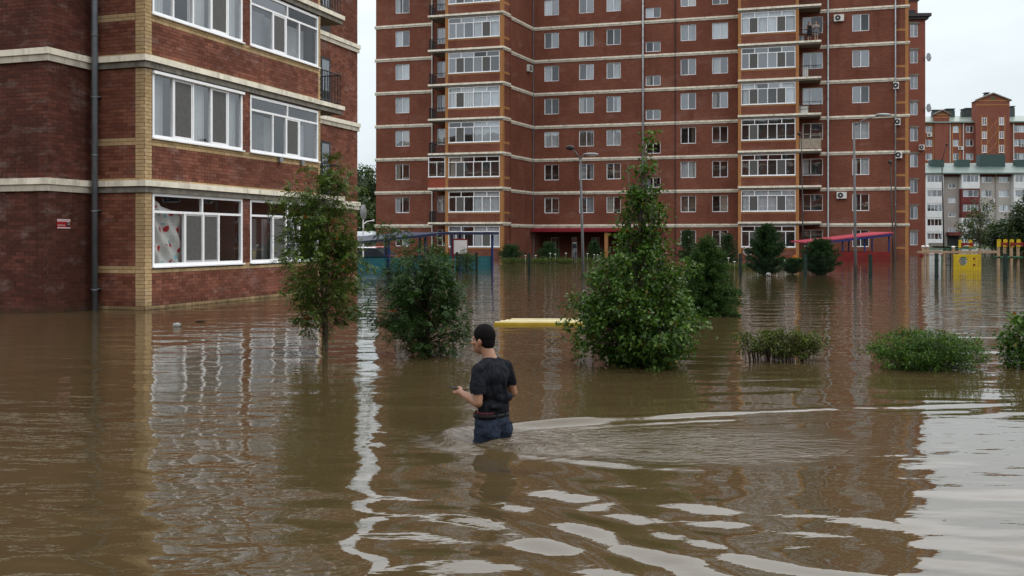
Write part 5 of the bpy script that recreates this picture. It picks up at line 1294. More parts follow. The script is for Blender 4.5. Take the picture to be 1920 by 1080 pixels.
def car(x, y, rz, col, label):
    t = thing('parked_car', label, 'car', (x, y, 0), rz, 'cars standing in the flood')
    body = pm('car_' + label.split()[0], col, 0.3, 0.06, 2, bump=0, spec=0.6)
    sec = [(-2.1, 0.30, 0.42), (-1.95, 0.22, 0.72), (-1.0, 0.2, 0.82), (1.3, 0.2, 0.84), (2.0, 0.22, 0.78), (2.1, 0.3, 0.5)]
    mb = MB(); vs_ = []
    for x_, z0_, z1_ in sec: vs_ += [(x_, -0.85, z0_ - 0.3), (x_, -0.83, z1_ - 0.3), (x_, 0.83, z1_ - 0.3), (x_, 0.85, z0_ - 0.3)]
    fs = [(4 * i + k, 4 * i + (k + 1) % 4, 4 * i + 4 + (k + 1) % 4, 4 * i + 4 + k) for i in range(5) for k in range(4)] + [(0, 3, 2, 1), (20, 21, 22, 23)]
    mb.add(vs_, fs); link('body', mb.mesh('body', body), t)
    mb = MB(); top = [(-0.55, 1.12), (0.75, 1.14)]; bot = [(-1.15, 0.5), (1.45, 0.52)]
    vs_ = [(bot[0][0], -0.8, 0.5), (bot[1][0], -0.8, 0.52), (bot[1][0], 0.8, 0.52), (bot[0][0], 0.8, 0.5), (top[0][0], -0.62, 1.12), (top[1][0], -0.62, 1.12), (top[1][0], 0.62, 1.12), (top[0][0], 0.62, 1.12)]
    mb.add(vs_, [(0, 1, 5, 4), (1, 2, 6, 5), (2, 3, 7, 6), (3, 0, 4, 7)]); link('windows', mb.mesh('windows', pm('car_glass', (0.02, 0.025, 0.03), 0.08, 0.1, bump=0)), t)
    mb = MB(); mb.add([(top[0][0] - 0.05, -0.64, 1.12), (top[1][0] + 0.05, -0.64, 1.12), (top[1][0] + 0.05, 0.64, 1.12), (top[0][0] - 0.05, 0.64, 1.12), (top[0][0] + 0.1, -0.55, 1.18), (top[1][0] - 0.1, -0.55, 1.18), (top[1][0] - 0.1, 0.55, 1.18), (top[0][0] + 0.1, 0.55, 1.18)], [(0, 1, 5, 4), (1, 2, 6, 5), (2, 3, 7, 6), (3, 0, 4, 7), (4, 5, 6, 7), (3, 2, 1, 0)]); link('roof', mb.mesh('roof', body), t)
    for sx in (-1.3, 1.3):
        for sy in (-0.8, 0.8): mb = MB(); mb.disc((sx, sy, -0.12), 0.31, 'y', 16, 0, 0.2); wo_ = link('wheel', mb.mesh('wheel', DARK), t); mb = MB(); mb.disc((sx, sy * 1.13, -0.12), 0.18, 'y', 12, 0, 0.03); link('rim', mb.mesh('rim', GREYM), wo_)
    for sy in (-0.6, 0.6): mb = MB(); mb.box(-2.11, -2.0, sy - 0.18, sy + 0.18, 0.22, 0.38); link('headlight', mb.mesh('headlight', SIGNW), t)
q = PU(683, 66); car(q[0], q[1], R(8), (0.6, 0.61, 0.62), 'white car half under water seen through the navy shelter')
q = PU(706, 71); car(q[0], q[1], R(5), (0.42, 0.1, 0.1), 'red car roof seen through the navy shelter beside the white car')
q = PU(681, 62)
t = thing('satellite_dish', 'large grey satellite dish on a white mast in the gap between buildings', 'satellite dish', (q[0], q[1], 0), R(35))
mb = MB(); mb.tube([(0, 0, -0.8), (0, 0, 2.95)], 0.05, 8); link('mast', mb.mesh('mast', SIGNW), t)
zc_ = ZV(398, 62); mb = MB(); vs_, fs = [], []; n = 20
for j, rr_ in enumerate((0.0001, 0.2, 0.38, 0.5)):
    for k in range(n): a = 2 * math.pi * k / n; vs_.append((rr_ * math.cos(a), 0.55 * rr_ * rr_ - 0.15, zc_ + rr_ * 1.0 * math.sin(a)))
for j in range(3):
    for k in range(n): fs.append((j * n + k, j * n + (k + 1) % n, (j + 1) * n + (k + 1) % n, (j + 1) * n + k))
mb.add(vs_, fs); dm = mb.mesh('dish', GREYM, True); do_ = link('dish', dm, t); do_.rotation_euler = (0, 0, R(40))
mb = MB(); mb.tube([(0, 0, 2.6), (0.3, 0.1, 2.8), (0.75, 0.2, 2.86)], 0.03, 6); link('feed_arm', mb.mesh('feed_arm', SIGNW), t)
mb = MB(); mb.ball((0.8, 0.22, 2.86), (0.09, 0.07, 0.07)); link('feed_horn', mb.mesh('feed_horn', SIGNW, True), t)
# potted fern on the near building's balcony railing
pq = FR.pt(LR + 1.0, 0.25, 4.12)
POT = pm('terracotta', (0.25, 0.1, 0.05), 0.8)
# ------------------------------------------------------------------ vegetation
BARK = pm('bark', (0.055, 0.042, 0.032), 0.9, 0.3, 12, bump=0.5, bs=60)
BARKL = pm('pale_bark', (0.13, 0.11, 0.09), 0.85, 0.35, 10, bump=0.4, bs=50)
LF_BIRCH = leafmat('birch_leaf', (0.024, 0.062, 0.010), (0.054, 0.118, 0.018), (0.125, 0.20, 0.040), 0.28, (0.22, 0.075, 0.02), 0.38)
LF_ROWAN = leafmat('rowan_leaf', (0.036, 0.068, 0.012), (0.075, 0.128, 0.021), (0.14, 0.19, 0.038), 0.25, (0.15, 0.10, 0.02))
LF_ROWAND = leafmat('dark_rowan_leaf', (0.018, 0.050, 0.013), (0.038, 0.086, 0.021), (0.072, 0.128, 0.034), 0.22, (0.10, 0.055, 0.02))
LF_SPIR = leafmat('spirea_leaf', (0.022, 0.060, 0.008), (0.052, 0.120, 0.014), (0.115, 0.20, 0.024), 0.3)
LF_DRY = leafmat('sparse_shrub_leaf', (0.045, 0.042, 0.012), (0.075, 0.10, 0.016), (0.125, 0.185, 0.028), 0.25, (0.12, 0.04, 0.025))
LF_PINE = leafmat('pine_needle', (0.014, 0.040, 0.014), (0.026, 0.066, 0.020), (0.050, 0.10, 0.030), 0.15, None, 0.55)
LF_SPRUCE = leafmat('spruce_needle', (0.022, 0.055, 0.012), (0.042, 0.092, 0.018), (0.08, 0.145, 0.03), 0.15, None, 0.55)
LF_FAR = leafmat('far_leaf', (0.026, 0.042, 0.020), (0.042, 0.068, 0.028), (0.065, 0.095, 0.038), 0.2)
LF_GRASS = leafmat('weed_leaf', (0.05, 0.075, 0.015), (0.085, 0.115, 0.025), (0.13, 0.15, 0.04), 0.3)
BERRY = pm('orange_berry', (0.36, 0.085, 0.012), 0.4, 0.2, 9, bump=0)

def unit(a): return a / np.maximum(np.linalg.norm(a, axis=-1, keepdims=True), 1e-9)
def leaf_mesh(pos, dirn, nrm, ln, wd, fold=0.25):
    """pos/dir/normal arrays (n,3), ln/wd (n,): kite leaves folded along the midrib; returns verts, faces"""
    d = unit(dirn); s = unit(np.cross(d, nrm)); n = np.cross(s, d)
    ln, wd = ln[:, None], wd[:, None]
    a = pos; b = pos + d * ln * 0.42 + s * wd * 0.5 + n * wd * fold; c = pos + d * ln - n * ln * 0.12; e = pos + d * ln * 0.42 - s * wd * 0.5 + n * wd * fold
    v = np.stack([a, b, c, e], 1).reshape(-1, 3); k = np.arange(len(pos)) * 4
    f = np.concatenate([np.stack([k, k + 1, k + 2], 1), np.stack([k, k + 2, k + 3], 1)])
    return v, f
def np_mesh(name, chunks, mats, mids=None):
    vs_, fs, mi, off = [], [], [], 0
    for i, (v, f) in enumerate(chunks):
        vs_.append(v); fs.append(f + off); off += len(v); mi += [0 if mids is None else mids[i]] * len(f)
    v = np.concatenate(vs_); f = np.concatenate(fs)
    me = bpy.data.meshes.new(name); me.vertices.add(len(v)); me.vertices.foreach_set('co', v.astype(np.float32).ravel())
    me.loops.add(f.size); me.loops.foreach_set('vertex_index', f.astype(np.int32).ravel())
    me.polygons.add(len(f)); me.polygons.foreach_set('loop_start', np.arange(0, f.size, f.shape[1], dtype=np.int32))
    for m_ in (mats if isinstance(mats, (list, tuple)) else [mats]): me.materials.append(m_)
    me.polygons.foreach_set('material_index', np.array(mi, np.int32)); me.update(calc_edges=True); me.validate(); return me

def prof_r(profile, z):
    zs, rs = [p[0] for p in profile], [p[1] for p in profile]
    return np.interp(z, zs, rs)
def broad_plant(name, label, cat, base, profile, ntwig, nleaf, ltype, leaf, size, lmat, seed, lean=None, stems=1, twig=0.22, trunk_r=0.03, shell=0.55,
                group=None, berries=0, bmat=BARK, trunk_h=0.92, droop=0.0, spread0=0.0, squash=1.0, extra=(), yscale=1.0, rough=0.22, wexp=1.6):
    rs = np.random.RandomState(seed); t = thing(name, label, cat, (base[0], base[1], 0), 0, group)
    H = profile[-1][0]; zs = np.linspace(profile[0][0], H, 60); w = prof_r(profile, zs) ** wexp + 0.002; w /= w.sum()
    lean = lean or (lambda z: (0.0, 0.0))
    wood = MB()
    for s_ in range(stems):
        a = rs.uniform(0, 6.28); pts, rad = [], []
        for i in range(8):
            z = -0.6 + (H * trunk_h + 0.6) * i / 7; k = (spread0 if stems > 1 else 0) * (0.3 + z / H if z > 0 else 0.3)
            l = lean(max(z, 0)); pts.append((l[0] + math.cos(a) * k + rs.normal(0, 0.012), l[1] + math.sin(a) * k + rs.normal(0, 0.012), z)); rad.append(trunk_r * (1 - 0.9 * i / 7) * (1 if s_ == 0 else 0.7))
        wood.tube(pts, rad, 7)
    P_, Dn, Tw = [], [], []
    anchors = []; lp = rs.uniform(0, 6.28, 6)
    lobe = lambda a, z: 1.0 + rough * (0.45 * math.sin(2 * a + lp[0] + 5.0 * z / H) + 0.40 * math.sin(3 * a + lp[1] - 9.0 * z / H) + 0.35 * math.sin(5 * a + lp[2] + 15 * z / H) + 0.35 * math.sin(lp[3] + 21 * z / H))
    for i in range(ntwig):
        z = rs.choice(zs, p=w) + rs.normal(0, 0.02 * H); z = float(np.clip(z, profile[0][0], H)); a = rs.uniform(0, 6.283); r = float(prof_r(profile, z)) * lobe(a, z)
        k = rs.uniform(0, 1) ** shell
        l = lean(z); c = np.array([l[0] + math.cos(a) * r * k, l[1] + math.sin(a) * r * k * yscale, z]); anchors.append((c, a, k))
    for ex in extra: anchors.append((np.array(ex, float), math.atan2(ex[1], ex[0]), 1.0))
    tips = []
    for c, a, k in anchors:
        z = c[2]; z0 = max(0.02, z * rs.uniform(0.45, 0.85) - 0.05); l0 = lean(z0); st = np.array([l0[0], l0[1], z0])
        mid = st * 0.45 + c * 0.55 + np.array([0, 0, rs.uniform(-0.02, 0.06)]); out = unit(np.array([math.cos(a), math.sin(a), rs.uniform(-0.2, 0.8) - droop]) + rs.normal(0, 0.35, 3))
        tip = c + out * twig * 0.6
        wood.tube([st, mid, c, tip], [trunk_r * 0.28, trunk_r * 0.2, trunk_r * 0.13, trunk_r * 0.04], 4, cap=False)
        tips.append(tip)
        nl = max(3, int(rs.normal(nleaf, nleaf * 0.25))); s_ = rs.uniform(-0.3, 1.0, nl)
        pos = c[None] + out[None] * (s_[:, None] * twig) + rs.normal(0, twig * 0.36, (nl, 3)) * np.array([1, 1, squash]); P_.append(pos)
        Dn.append(out[None] * 0.6 + rs.normal(0, 0.6, (nl, 3)) + np.array([0, 0, -0.25 - droop]))
    pos, dn = np.concatenate(P_), np.concatenate(Dn); pos[:, 2] = np.maximum(pos[:, 2], 0.015)
    n = len(pos); nrm = unit(rs.normal(0, 0.45, (n, 3)) + np.array([0, 0, 1.0]))
    chunks = []
    if ltype == 'simple':
        ln = leaf * rs.uniform(0.65, 1.25, n); chunks.append(leaf_mesh(pos, dn, nrm, ln, ln * size))
    else:                       # pinnate: pairs of leaflets along a midrib
        d = unit(dn); s_ = unit(np.cross(d, nrm)); L = leaf * rs.uniform(0.7, 1.2, n); np_ = 5
        for j in range(np_):
            q = pos + d * (L * (0.25 + 0.7 * j / np_))[:, None] - np.array([0, 0, 1.0]) * (L * 0.25 * (j / np_) ** 2)[:, None]
            for sg in (-1, 1):
                dj = s_ * sg + d * 0.45 + rs.normal(0, 0.15, (n, 3)); ln = L * size * (1 - 0.25 * abs(j - 2) / 3)
                chunks.append(leaf_mesh(q, dj, nrm, ln, ln * 0.36, 0.1))
        q = pos + d * L[:, None] * 0.95; chunks.append(leaf_mesh(q, d, nrm, L * size, L * size * 0.36, 0.1))
    link('trunk', wood.mesh('trunk', bmat, True), t)
    co = link('crown', np_mesh('crown', chunks, lmat), t)
    for b in range(berries):
        tp = tips[rs.randint(len(tips))]; mb = MB()
        for k in range(16):
            o_ = rs.normal(0, 1, 3) * np.array([0.035, 0.035, 0.015]); mb.ball(tuple(tp + o_ + np.array([0, 0, 0.0])), 0.0085, 0, 5, 4)
        bo = link('berry_cluster', mb.mesh('berry_cluster', BERRY, True), t); bo['kind'] = 'stuff'
    return t

def conifer(name, label, base, H, rad, seed, lmat, nwh=11, kind='spruce', nl=90, needle=0.05, group=None, low=0.0):
    rs = np.random.RandomState(seed); t = thing(name, label, 'tree' if H > 1.2 else 'shrub', (base[0], base[1], 0), 0, group)
    wood = MB(); wood.tube([(0, 0, -0.7), (0, 0, H * 0.5), (0.02, 0, H * 0.96)], [0.03 * H, 0.02 * H, 0.004], 7)
    pos, dn = [], []
    for i in range(nwh):
        f = (i + rs.uniform(0, 0.5)) / nwh; z = low + (H - low) * f * 0.97; R_ = rad * (1 - f) ** (0.75 if kind == 'spruce' else 0.55) * (1.0 if f > 0.12 else 0.85) + 0.04
        nb = rs.randint(6, 10)
        for b in range(nb):
            a = 6.283 * (b + rs.uniform(-0.3, 0.3)) / nb + i; L = R_ * rs.uniform(0.72, 1.12); up = (0.12 if kind == 'spruce' else 0.55) + 0.35 * f + rs.normal(0, 0.08)
            d = np.array([math.cos(a), math.sin(a), up]); st = np.array([0, 0, z]); en = st + d * L; en[2] -= L * 0.15
            wood.tube([st, (st + en) / 2 + np.array([0, 0, 0.03]), en], [0.012 * H / 2, 0.007 * H / 2, 0.002], 4, cap=False)
            m = max(6, int(nl * L / rad)); s_ = rs.uniform(0.12, 1.05, m)
            p = st + (en - st) * s_[:, None] + rs.normal(0, 0.035 * rad + 0.012, (m, 3)); pos.append(p)
            dn.append(unit(d)[None] * 0.9 + rs.normal(0, 0.65, (m, 3)) + np.array([0, 0, 0.25]))
    top = np.array([0.02, 0, H]); pos.append(top + rs.normal(0, 0.03, (40, 3))); dn.append(rs.normal(0, 0.4, (40, 3)) + np.array([0, 0, 1]))
    pos, dn = np.concatenate(pos), np.concatenate(dn); pos[:, 2] = np.maximum(pos[:, 2], 0.01); n = len(pos)
    chunks = []
    for j in range(3):
        dj = dn + rs.normal(0, 0.35, (n, 3)); ln = needle * rs.uniform(0.7, 1.3, n); chunks.append(leaf_mesh(pos, dj, rs.normal(0, 1, (n, 3)), ln, ln * 0.22, 0.05))
    link('trunk', wood.mesh('trunk', BARK, True), t); link('crown', np_mesh('crown', chunks, lmat), t); return t

# foreground plants
b0 = WP(1200, 681)
broad_plant('birch_tree', 'tall pointed birch with wide leafy skirt rising out of the flood', 'tree', b0,
    [(0.02, 0.55), (0.12, 0.72), (0.35, 0.80), (0.62, 0.88), (0.85, 0.84), (1.05, 0.70), (1.3, 0.50), (1.5, 0.31), (1.8, 0.23), (2.1, 0.19), (2.4, 0.11), (2.7, 0.06), (3.0, 0.02)],
    600, 32, 'simple', 0.062, 0.72, LF_BIRCH, 21, lean=lambda z: (-0.04 + 0.03 * z, 0.0), stems=5, twig=0.15, trunk_r=0.024, shell=0.55, spread0=0.2, bmat=BARKL, rough=0.42, wexp=1.35,
    extra=[(0.10, 0, 3.02), (0.12, 0, 3.1), (-0.85, -0.2, 0.95), (-0.92, 0.1, 0.8), (-0.6, 0, 1.15), (0.02, 0, 2.9)])
b1 = WP(608, 655)
broad_plant('rowan_tree', 'slender rowan with orange berries in front of the near building corner', 'tree', b1,
    [(0.25, 0.10), (0.4, 0.30), (0.7, 0.46), (0.95, 0.55), (1.1, 0.42), (1.3, 0.44), (1.7, 0.47), (2.0, 0.42), (2.3, 0.34), (2.55, 0.30), (2.8, 0.12)],
    125, 18, 'pinnate', 0.155, 0.42, LF_ROWAN, 4, lean=lambda z: (0.0 - 0.02 * z, 0), stems=3, twig=0.20, trunk_r=0.022, shell=0.6, berries=16, spread0=0.09, rough=0.3, bmat=BARKL, trunk_h=0.9)
b2 = WP(797, 666)
broad_plant('rowan_shrub', 'bushy dark rowan behind the wading man, its stem in the water', 'shrub', b2,
    [(0.03, 0.12), (0.15, 0.36), (0.35, 0.50), (0.6, 0.56), (0.85, 0.52), (1.05, 0.48), (1.3, 0.46), (1.5, 0.36), (1.65, 0.2), (1.75, 0.1)],
    170, 17, 'pinnate', 0.135, 0.40, LF_ROWAND, 8, lean=lambda z: (-0.05 * z, 0), stems=4, twig=0.17, trunk_r=0.03, shell=0.5, berries=4, spread0=0.12,
    extra=[(-0.72, -0.1, 0.62), (-0.8, 0.0, 0.66), (-0.66, 0, 0.55), (-0.75, 0.05, 0.5), (-0.62, 0.2, 1.7), (-0.6, 0.1, 1.85), (-0.3, 0, 1.8)])
b3 = WP(1740, 689)
broad_plant('rounded_shrub', 'dense low rounded green shrub half drowned in the flood', 'shrub', b3,
    [(0.0, 0.58), (0.08, 0.66), (0.22, 0.66), (0.33, 0.58), (0.42, 0.46), (0.48, 0.25)], 480, 22, 'simple', 0.042, 0.42, LF_SPIR, 9, stems=9, twig=0.085, trunk_r=0.014, shell=0.42, spread0=0.3, yscale=0.8, rough=0.3)
b4 = WP(1462, 676)
broad_plant('sparse_shrub', 'thin twiggy shrub with few brownish leaves left of the dense low shrub', 'shrub', b4,
    [(0.08, 0.45), (0.2, 0.52), (0.33, 0.50), (0.40, 0.3)], 230, 22, 'simple', 0.046, 0.45, LF_DRY, 13, stems=1, twig=0.07, trunk_r=0.004, shell=0.5, yscale=0.5, trunk_h=0.3, bmat=BARK,
    extra=[(0.62, 0, 0.36), (0.55, 0.1, 0.33), (0.45, 0, 0.38), (0.2, 0, 0.42)])
stm = MB(); rsx = np.random.RandomState(2)
for i in range(70):
    x = rsx.uniform(-0.52, 0.5); y = rsx.uniform(-0.2, 0.25); h = rsx.uniform(0.16, 0.38) * (1 - 0.3 * abs(x)); stm.tube([(x * 0.85, y, -0.2), (x * 0.95, y, h * 0.5), (x + rsx.normal(0, 0.03), y, h)], [0.006, 0.005, 0.002], 4, cap=False)
so = link('stems', stm.mesh('stems', BARK), [o for o in bpy.data.objects if o.name.startswith('sparse_shrub')][0]); so['kind'] = 'stuff'
b5 = WP(1932, 688)
broad_plant('leafy_shrub', 'dark leafy shrub cut off by the right edge of the picture', 'shrub', b5,
    [(0.0, 0.30), (0.15, 0.36), (0.4, 0.36), (0.6, 0.25), (0.68, 0.12)], 110, 16, 'simple', 0.075, 0.6, LF_BIRCH, 31, stems=4, twig=0.12, trunk_r=0.016, shell=0.45, spread0=0.15)
b6 = WP(1325, 590)
conifer('spruce_tree', 'young green spruce behind the right side of the birch', (b6[0], b6[1]), 1.75, 0.85, 5, LF_SPRUCE, 17, 'spruce', 300, 0.06)
# playground pines and shrubs
G = 'pines by the playground'
def base_uv(u, v): return WP(u, v)
conifer('pine_tree', 'tall bushy pine with the football at its foot', base_uv(1437, 516), 2.35, 0.98, 11, LF_PINE, 14, 'pine', 260, 0.09, G)
conifer('pine_tree', 'broad low pine in front of the pink roofed shelter', base_uv(1537, 515), 1.62, 0.95, 12, LF_PINE, 11, 'pine', 280, 0.09, G)
conifer('pine_tree', 'dark pine between the birch and the white window bay', base_uv(1365, 500), 2.0, 0.72, 13, LF_PINE, 10, 'pine', 110, 0.085, G)
conifer('pine_tree', 'low pine patch joining the two playground pines', base_uv(1486, 514), 0.7, 0.62, 14, LF_PINE, 6, 'pine', 120, 0.08, G)
conifer('pine_tree', 'dark pine right of the birch top near the ground floor window', base_uv(1290, 497), 2.3, 0.8, 15, LF_PINE, 10, 'pine', 110, 0.085, G)
conifer('pine_tree', 'pine in front of the entrance window left of the two armed lamp', base_uv(1030, 492.5), 1.45, 0.85, 16, LF_PINE, 8, 'pine', 130, 0.09, G)
conifer('pine_tree', 'pine in front of the orange entrance column', base_uv(1115, 491), 1.55, 0.66, 17, LF_PINE, 8, 'pine', 110, 0.09, G)
conifer('pine_tree', 'dark spreading pine at the foot of the left loggias', base_uv(957, 492.5), 1.15, 1.0, 18, LF_PINE, 8, 'pine', 150, 0.09, G)
q_ = base_uv(875, 511)
broad_plant('dark_shrub', 'dark shrub in front of the teal shelter wall', 'shrub', q_, [(0.02, 0.3), (0.3, 0.5), (0.7, 0.52), (1.05, 0.3), (1.2, 0.1)], 120, 18, 'simple', 0.075, 0.5, LF_ROWAND, 41, stems=4, twig=0.16, trunk_r=0.02, spread0=0.15)
broad_plant('sapling', 'yellowish green drowned sapling beside the floating carton', 'shrub', WP(1072, 566), [(0.02, 0.05), (0.2, 0.13), (0.45, 0.11), (0.62, 0.04)], 22, 9, 'simple', 0.05, 0.5, LF_GRASS, 42, twig=0.08, trunk_r=0.008)
# weeds with pale heads along the tower block
rsw = np.random.RandomState(77)
WH_ = pm('pale_flower', (0.62, 0.62, 0.52), 0.8)
def weeds(u0, u1, v, n, label, hmax=0.5):
    pl_ = WP((u0 + u1) / 2, v); t = thing('weed_patch', label, 'weeds', (pl_[0], pl_[1], 0), 0, 'weeds along the tower block'); hw_ = (u1 - u0) / 2 / FPX * pl_[1]
    P0 = np.stack([rsw.uniform(-hw_, hw_, n), rsw.uniform(-0.7, 0.7, n), np.zeros(n)], 1); d = rsw.normal(0, 0.3, (n, 3)) + np.array([0, 0, 1.0])
    ln = rsw.uniform(0.3, 1, n) * hmax; ch = [leaf_mesh(P0, d, rsw.normal(0, 1, (n, 3)), ln, ln * 0.12)]
    P1 = P0 + unit(d) * (ln * rsw.uniform(0.4, 1, n))[:, None]; ch.append(leaf_mesh(P1, rsw.normal(0, 1, (n, 3)), rsw.normal(0, 1, (n, 3)), np.full(n, 0.14), np.full(n, 0.07)))
    o_ = link('leaves', np_mesh('leaves', ch, LF_GRASS), t); o_['kind'] = 'stuff'
    mb = MB()
    for k in range(max(3, n // 110)): p = P0[k]; h = hmax * rsw.uniform(1.0, 1.5); mb.ball((p[0], p[1], h), (0.08, 0.06, 0.03), 0, 6, 4); mb.tube([(p[0], p[1], 0), (p[0], p[1], h)], 0.01, 4)
    o_ = link('flower_heads', mb.mesh('flower_heads', WH_), t); o_['kind'] = 'stuff'
weeds(940, 1010, 494, 420, 'weeds and pale umbels left of the entrance'); weeds(1010, 1075, 493.5, 420, 'weeds in front of the entrance window'); weeds(1085, 1160, 492, 300, 'weeds in front of the entrance column')
weeds(1330, 1430, 505, 500, 'weeds round the painted tyre', 0.42); weeds(1455, 1515, 498, 260, 'weeds around the drifting toys', 0.3)
# trees behind
G2 = 'trees behind the buildings'
broad_plant('far_birch', 'slim pale green birch in front of the far grey block', 'tree', PU(1838, 150), [(0.6, 1.0), (2, 2.4), (3.6, 2.4), (5.5, 1.4), (7.6, 0.4)], 110, 18, 'simple', 0.4, 0.55, leafmat('far_birch_leaf', (0.04, 0.06, 0.02), (0.06, 0.085, 0.03), (0.09, 0.12, 0.045), 0.25), 51, twig=0.9, trunk_r=0.16, group=G2, bmat=BARKL)
broad_plant('far_tree', 'dark round tree at the right edge before the far grey block', 'tree', PU(1893, 140), [(0.3, 2.0), (1.4, 2.9), (2.6, 2.3), (3.6, 1.4), (4.4, 0.6)], 200, 26, 'simple', 0.42, 0.55, LF_FAR, 52, twig=0.8, trunk_r=0.16, group=G2)
broad_plant('far_tree', 'dark tall tree leaning in from the right edge', 'tree', PU(1935, 130), [(0.4, 2.4), (2.5, 3.0), (4.5, 2.6), (6, 1.7), (7.6, 0.5)], 240, 26, 'simple', 0.42, 0.55, LF_FAR, 53, twig=0.8, trunk_r=0.16, group=G2)
k = 0
for (u_, d_, hh, rr_, lb) in ((668, 170, 13.2, 5.0, 'tall dark tree high on the slope behind the satellite dish'), (699, 165, 13.6, 4.6, 'dark tree against the sky beside the tower block'), (684, 178, 14.8, 3.4, 'pointed dark treetop in the gap between buildings'),
                              (692, 140, 6.6, 3.4, 'mid green tree low in the gap between buildings'), (674, 138, 5.4, 3.0, 'lower green tree right behind the near building'), (706, 142, 6.0, 3.2, 'bushy green tree tucked behind the tower block corner')):
    k += 1; p_ = PU(u_, d_)
    broad_plant('far_tree', lb, 'tree', p_, [(0.6, rr_ * 0.8), (hh * 0.3, rr_), (hh * 0.6, rr_ * 0.8), (hh * 0.85, rr_ * 0.45), (hh, 0.4)], 240, 24, 'simple', 0.6, 0.6, LF_FAR if k < 4 else leafmat('mid_green_leaf%d' % k, (0.03, 0.05, 0.016), (0.05, 0.078, 0.024), (0.075, 0.11, 0.035), 0.2), 60 + k, twig=1.1, trunk_r=0.25, group=G2)
# fern on the near balcony
pq = FR.pt(LR + 1.0, 0.12, 0); t = thing('potted_fern', 'green fern in a pot on the near building balcony railing', 'plant', (pq.x, pq.y, 4.15))
mb = MB(); mb.tube([(0, 0, -0.02), (0, 0, 0.16)], [0.09, 0.13], 10); link('pot', mb.mesh('pot', POT), t)
rsf = np.random.RandomState(8); n = 420; a = rsf.uniform(0, 6.28, n); d = np.stack([np.cos(a), np.sin(a), rsf.uniform(0.1, 1.0, n)], 1); pos = np.array([0, 0, 0.16]) + unit(d) * rsf.uniform(0.03, 0.36, n)[:, None]
link('leaves', np_mesh('leaves', [leaf_mesh(pos, d + rsf.normal(0, 0.4, (n, 3)), rsf.normal(0, 1, (n, 3)), rsf.uniform(0.06, 0.13, n), rsf.uniform(0.015, 0.03, n))], LF_GRASS), t)

# leaves, seeds and bits of straw adrift on the flood, gathered near walls and shrubs
rsd = np.random.RandomState(19); pts_ = []
for (cx_, cy_, sx_, sy_, n_) in [(b0[0], b0[1] - 0.9, 0.9, 0.3, 60), (b1[0], b1[1] - 0.5, 0.6, 0.4, 40), (b2[0], b2[1] - 0.5, 0.7, 0.3, 40), (b3[0] - 0.2, b3[1] - 0.6, 0.8, 0.3, 35), (-1.5, 9, 3, 2.5, 45), (3, 9, 3, 2.0, 35), (-3.5, 7, 1.5, 1.5, 25)]:
    pts_ += [(rsd.normal(cx_, sx_), rsd.normal(cy_, sy_)) for _ in range(n_)]
for k_ in range(170):                       # scum line against the near wall
    q_ = FR.pt(rsd.uniform(0, LR), -0.03 - abs(rsd.normal(0, 0.07))); pts_.append((q_.x, q_.y))
for k_ in range(60): q_ = FI.pt(rsd.uniform(xk, 0), -0.03 - abs(rsd.normal(0, 0.08))); pts_.append((q_.x, q_.y))
pts_ = np.array([p for p in pts_ if p[1] > 5.5]); n = len(pts_)
hz_ = water_height(pts_[:, 0], pts_[:, 1]) * (np.abs(pts_[:, 0]) < 6.6) * (pts_[:, 1] < 13.4)
pos = np.stack([pts_[:, 0], pts_[:, 1], hz_ + 0.004], 1); a = rsd.uniform(0, 6.28, n)
ln = rsd.uniform(0.015, 0.05, n); o = link('debris', np_mesh('debris', [leaf_mesh(pos, np.stack([np.cos(a), np.sin(a), np.zeros(n)], 1), np.tile(np.array([0, 0, 1.0]), (n, 1)), ln, ln * rsd.uniform(0.15, 0.6, n), 0.02)], leafmat('drift_leaf', (0.05, 0.04, 0.02), (0.09, 0.085, 0.03), (0.22, 0.18, 0.10), 0.1)))
o['kind'] = 'stuff'; o['label'] = 'scattered leaves and straw drifting on the muddy water'
# ------------------------------------------------------------------ people
SKIN = None
def skinmat(name, col):
    m_, ns, ls, b = newmat(name); geo = N(ns, 'NewGeometry').outputs['Position']
    c = mixc(ns, ls, rng(ns, ls, noise_(ns, ls, geo, 18, 4), 0.3, 0.7), tuple(x * 0.85 for x in col), tuple(min(1, x * 1.1) for x in col))
    ls.new(c, b.inputs['Base Color']); b.inputs['Roughness'].default_value = 0.5; b.inputs['Subsurface Weight'].default_value = 0.08; b.inputs['Subsurface Radius'].default_value = (0.02, 0.008, 0.004); b.inputs['Subsurface Scale'].default_value = 0.3
    return m_
SKIN = skinmat('skin', (0.29, 0.145, 0.085)); SKIN2 = skinmat('pale_skin', (0.42, 0.26, 0.19))
def clothmat(name, col, bscale=22, strength=0.8, weave=None, dist=0.02):
    m_, ns, ls, b = newmat(name); t = N(ns, 'TexCoord').outputs['Object']
    n1 = noise_(ns, ls, t, 6, 4, 0.6); c = mixc(ns, ls, rng(ns, ls, n1, 0.35, 0.65), tuple(x * 0.7 for x in col), tuple(x * 1.25 for x in col))
    if weave: c = mixc(ns, ls, rng(ns, ls, noise_(ns, ls, t, 260, 2), 0.35, 0.65, 0, 0.35), c, weave)
    ls.new(c, b.inputs['Base Color']); b.inputs['Roughness'].default_value = 0.85; b.inputs['Specular IOR Level'].default_value = 0.05
    w_ = noise_(ns, ls, mapv(ns, ls, t, (1, 1, 0.45)), bscale, 3, 0.55, 1.2)
    bump_(ns, ls, b, w_, strength, dist); return m_
TSHIRT = clothmat('black_tshirt', (0.015, 0.016, 0.021), 9, 1.0, None, 0.06); DENIM = clothmat('wet_denim', (0.022, 0.030, 0.050), 16, 1.0, (0.042, 0.05, 0.072), 0.03)
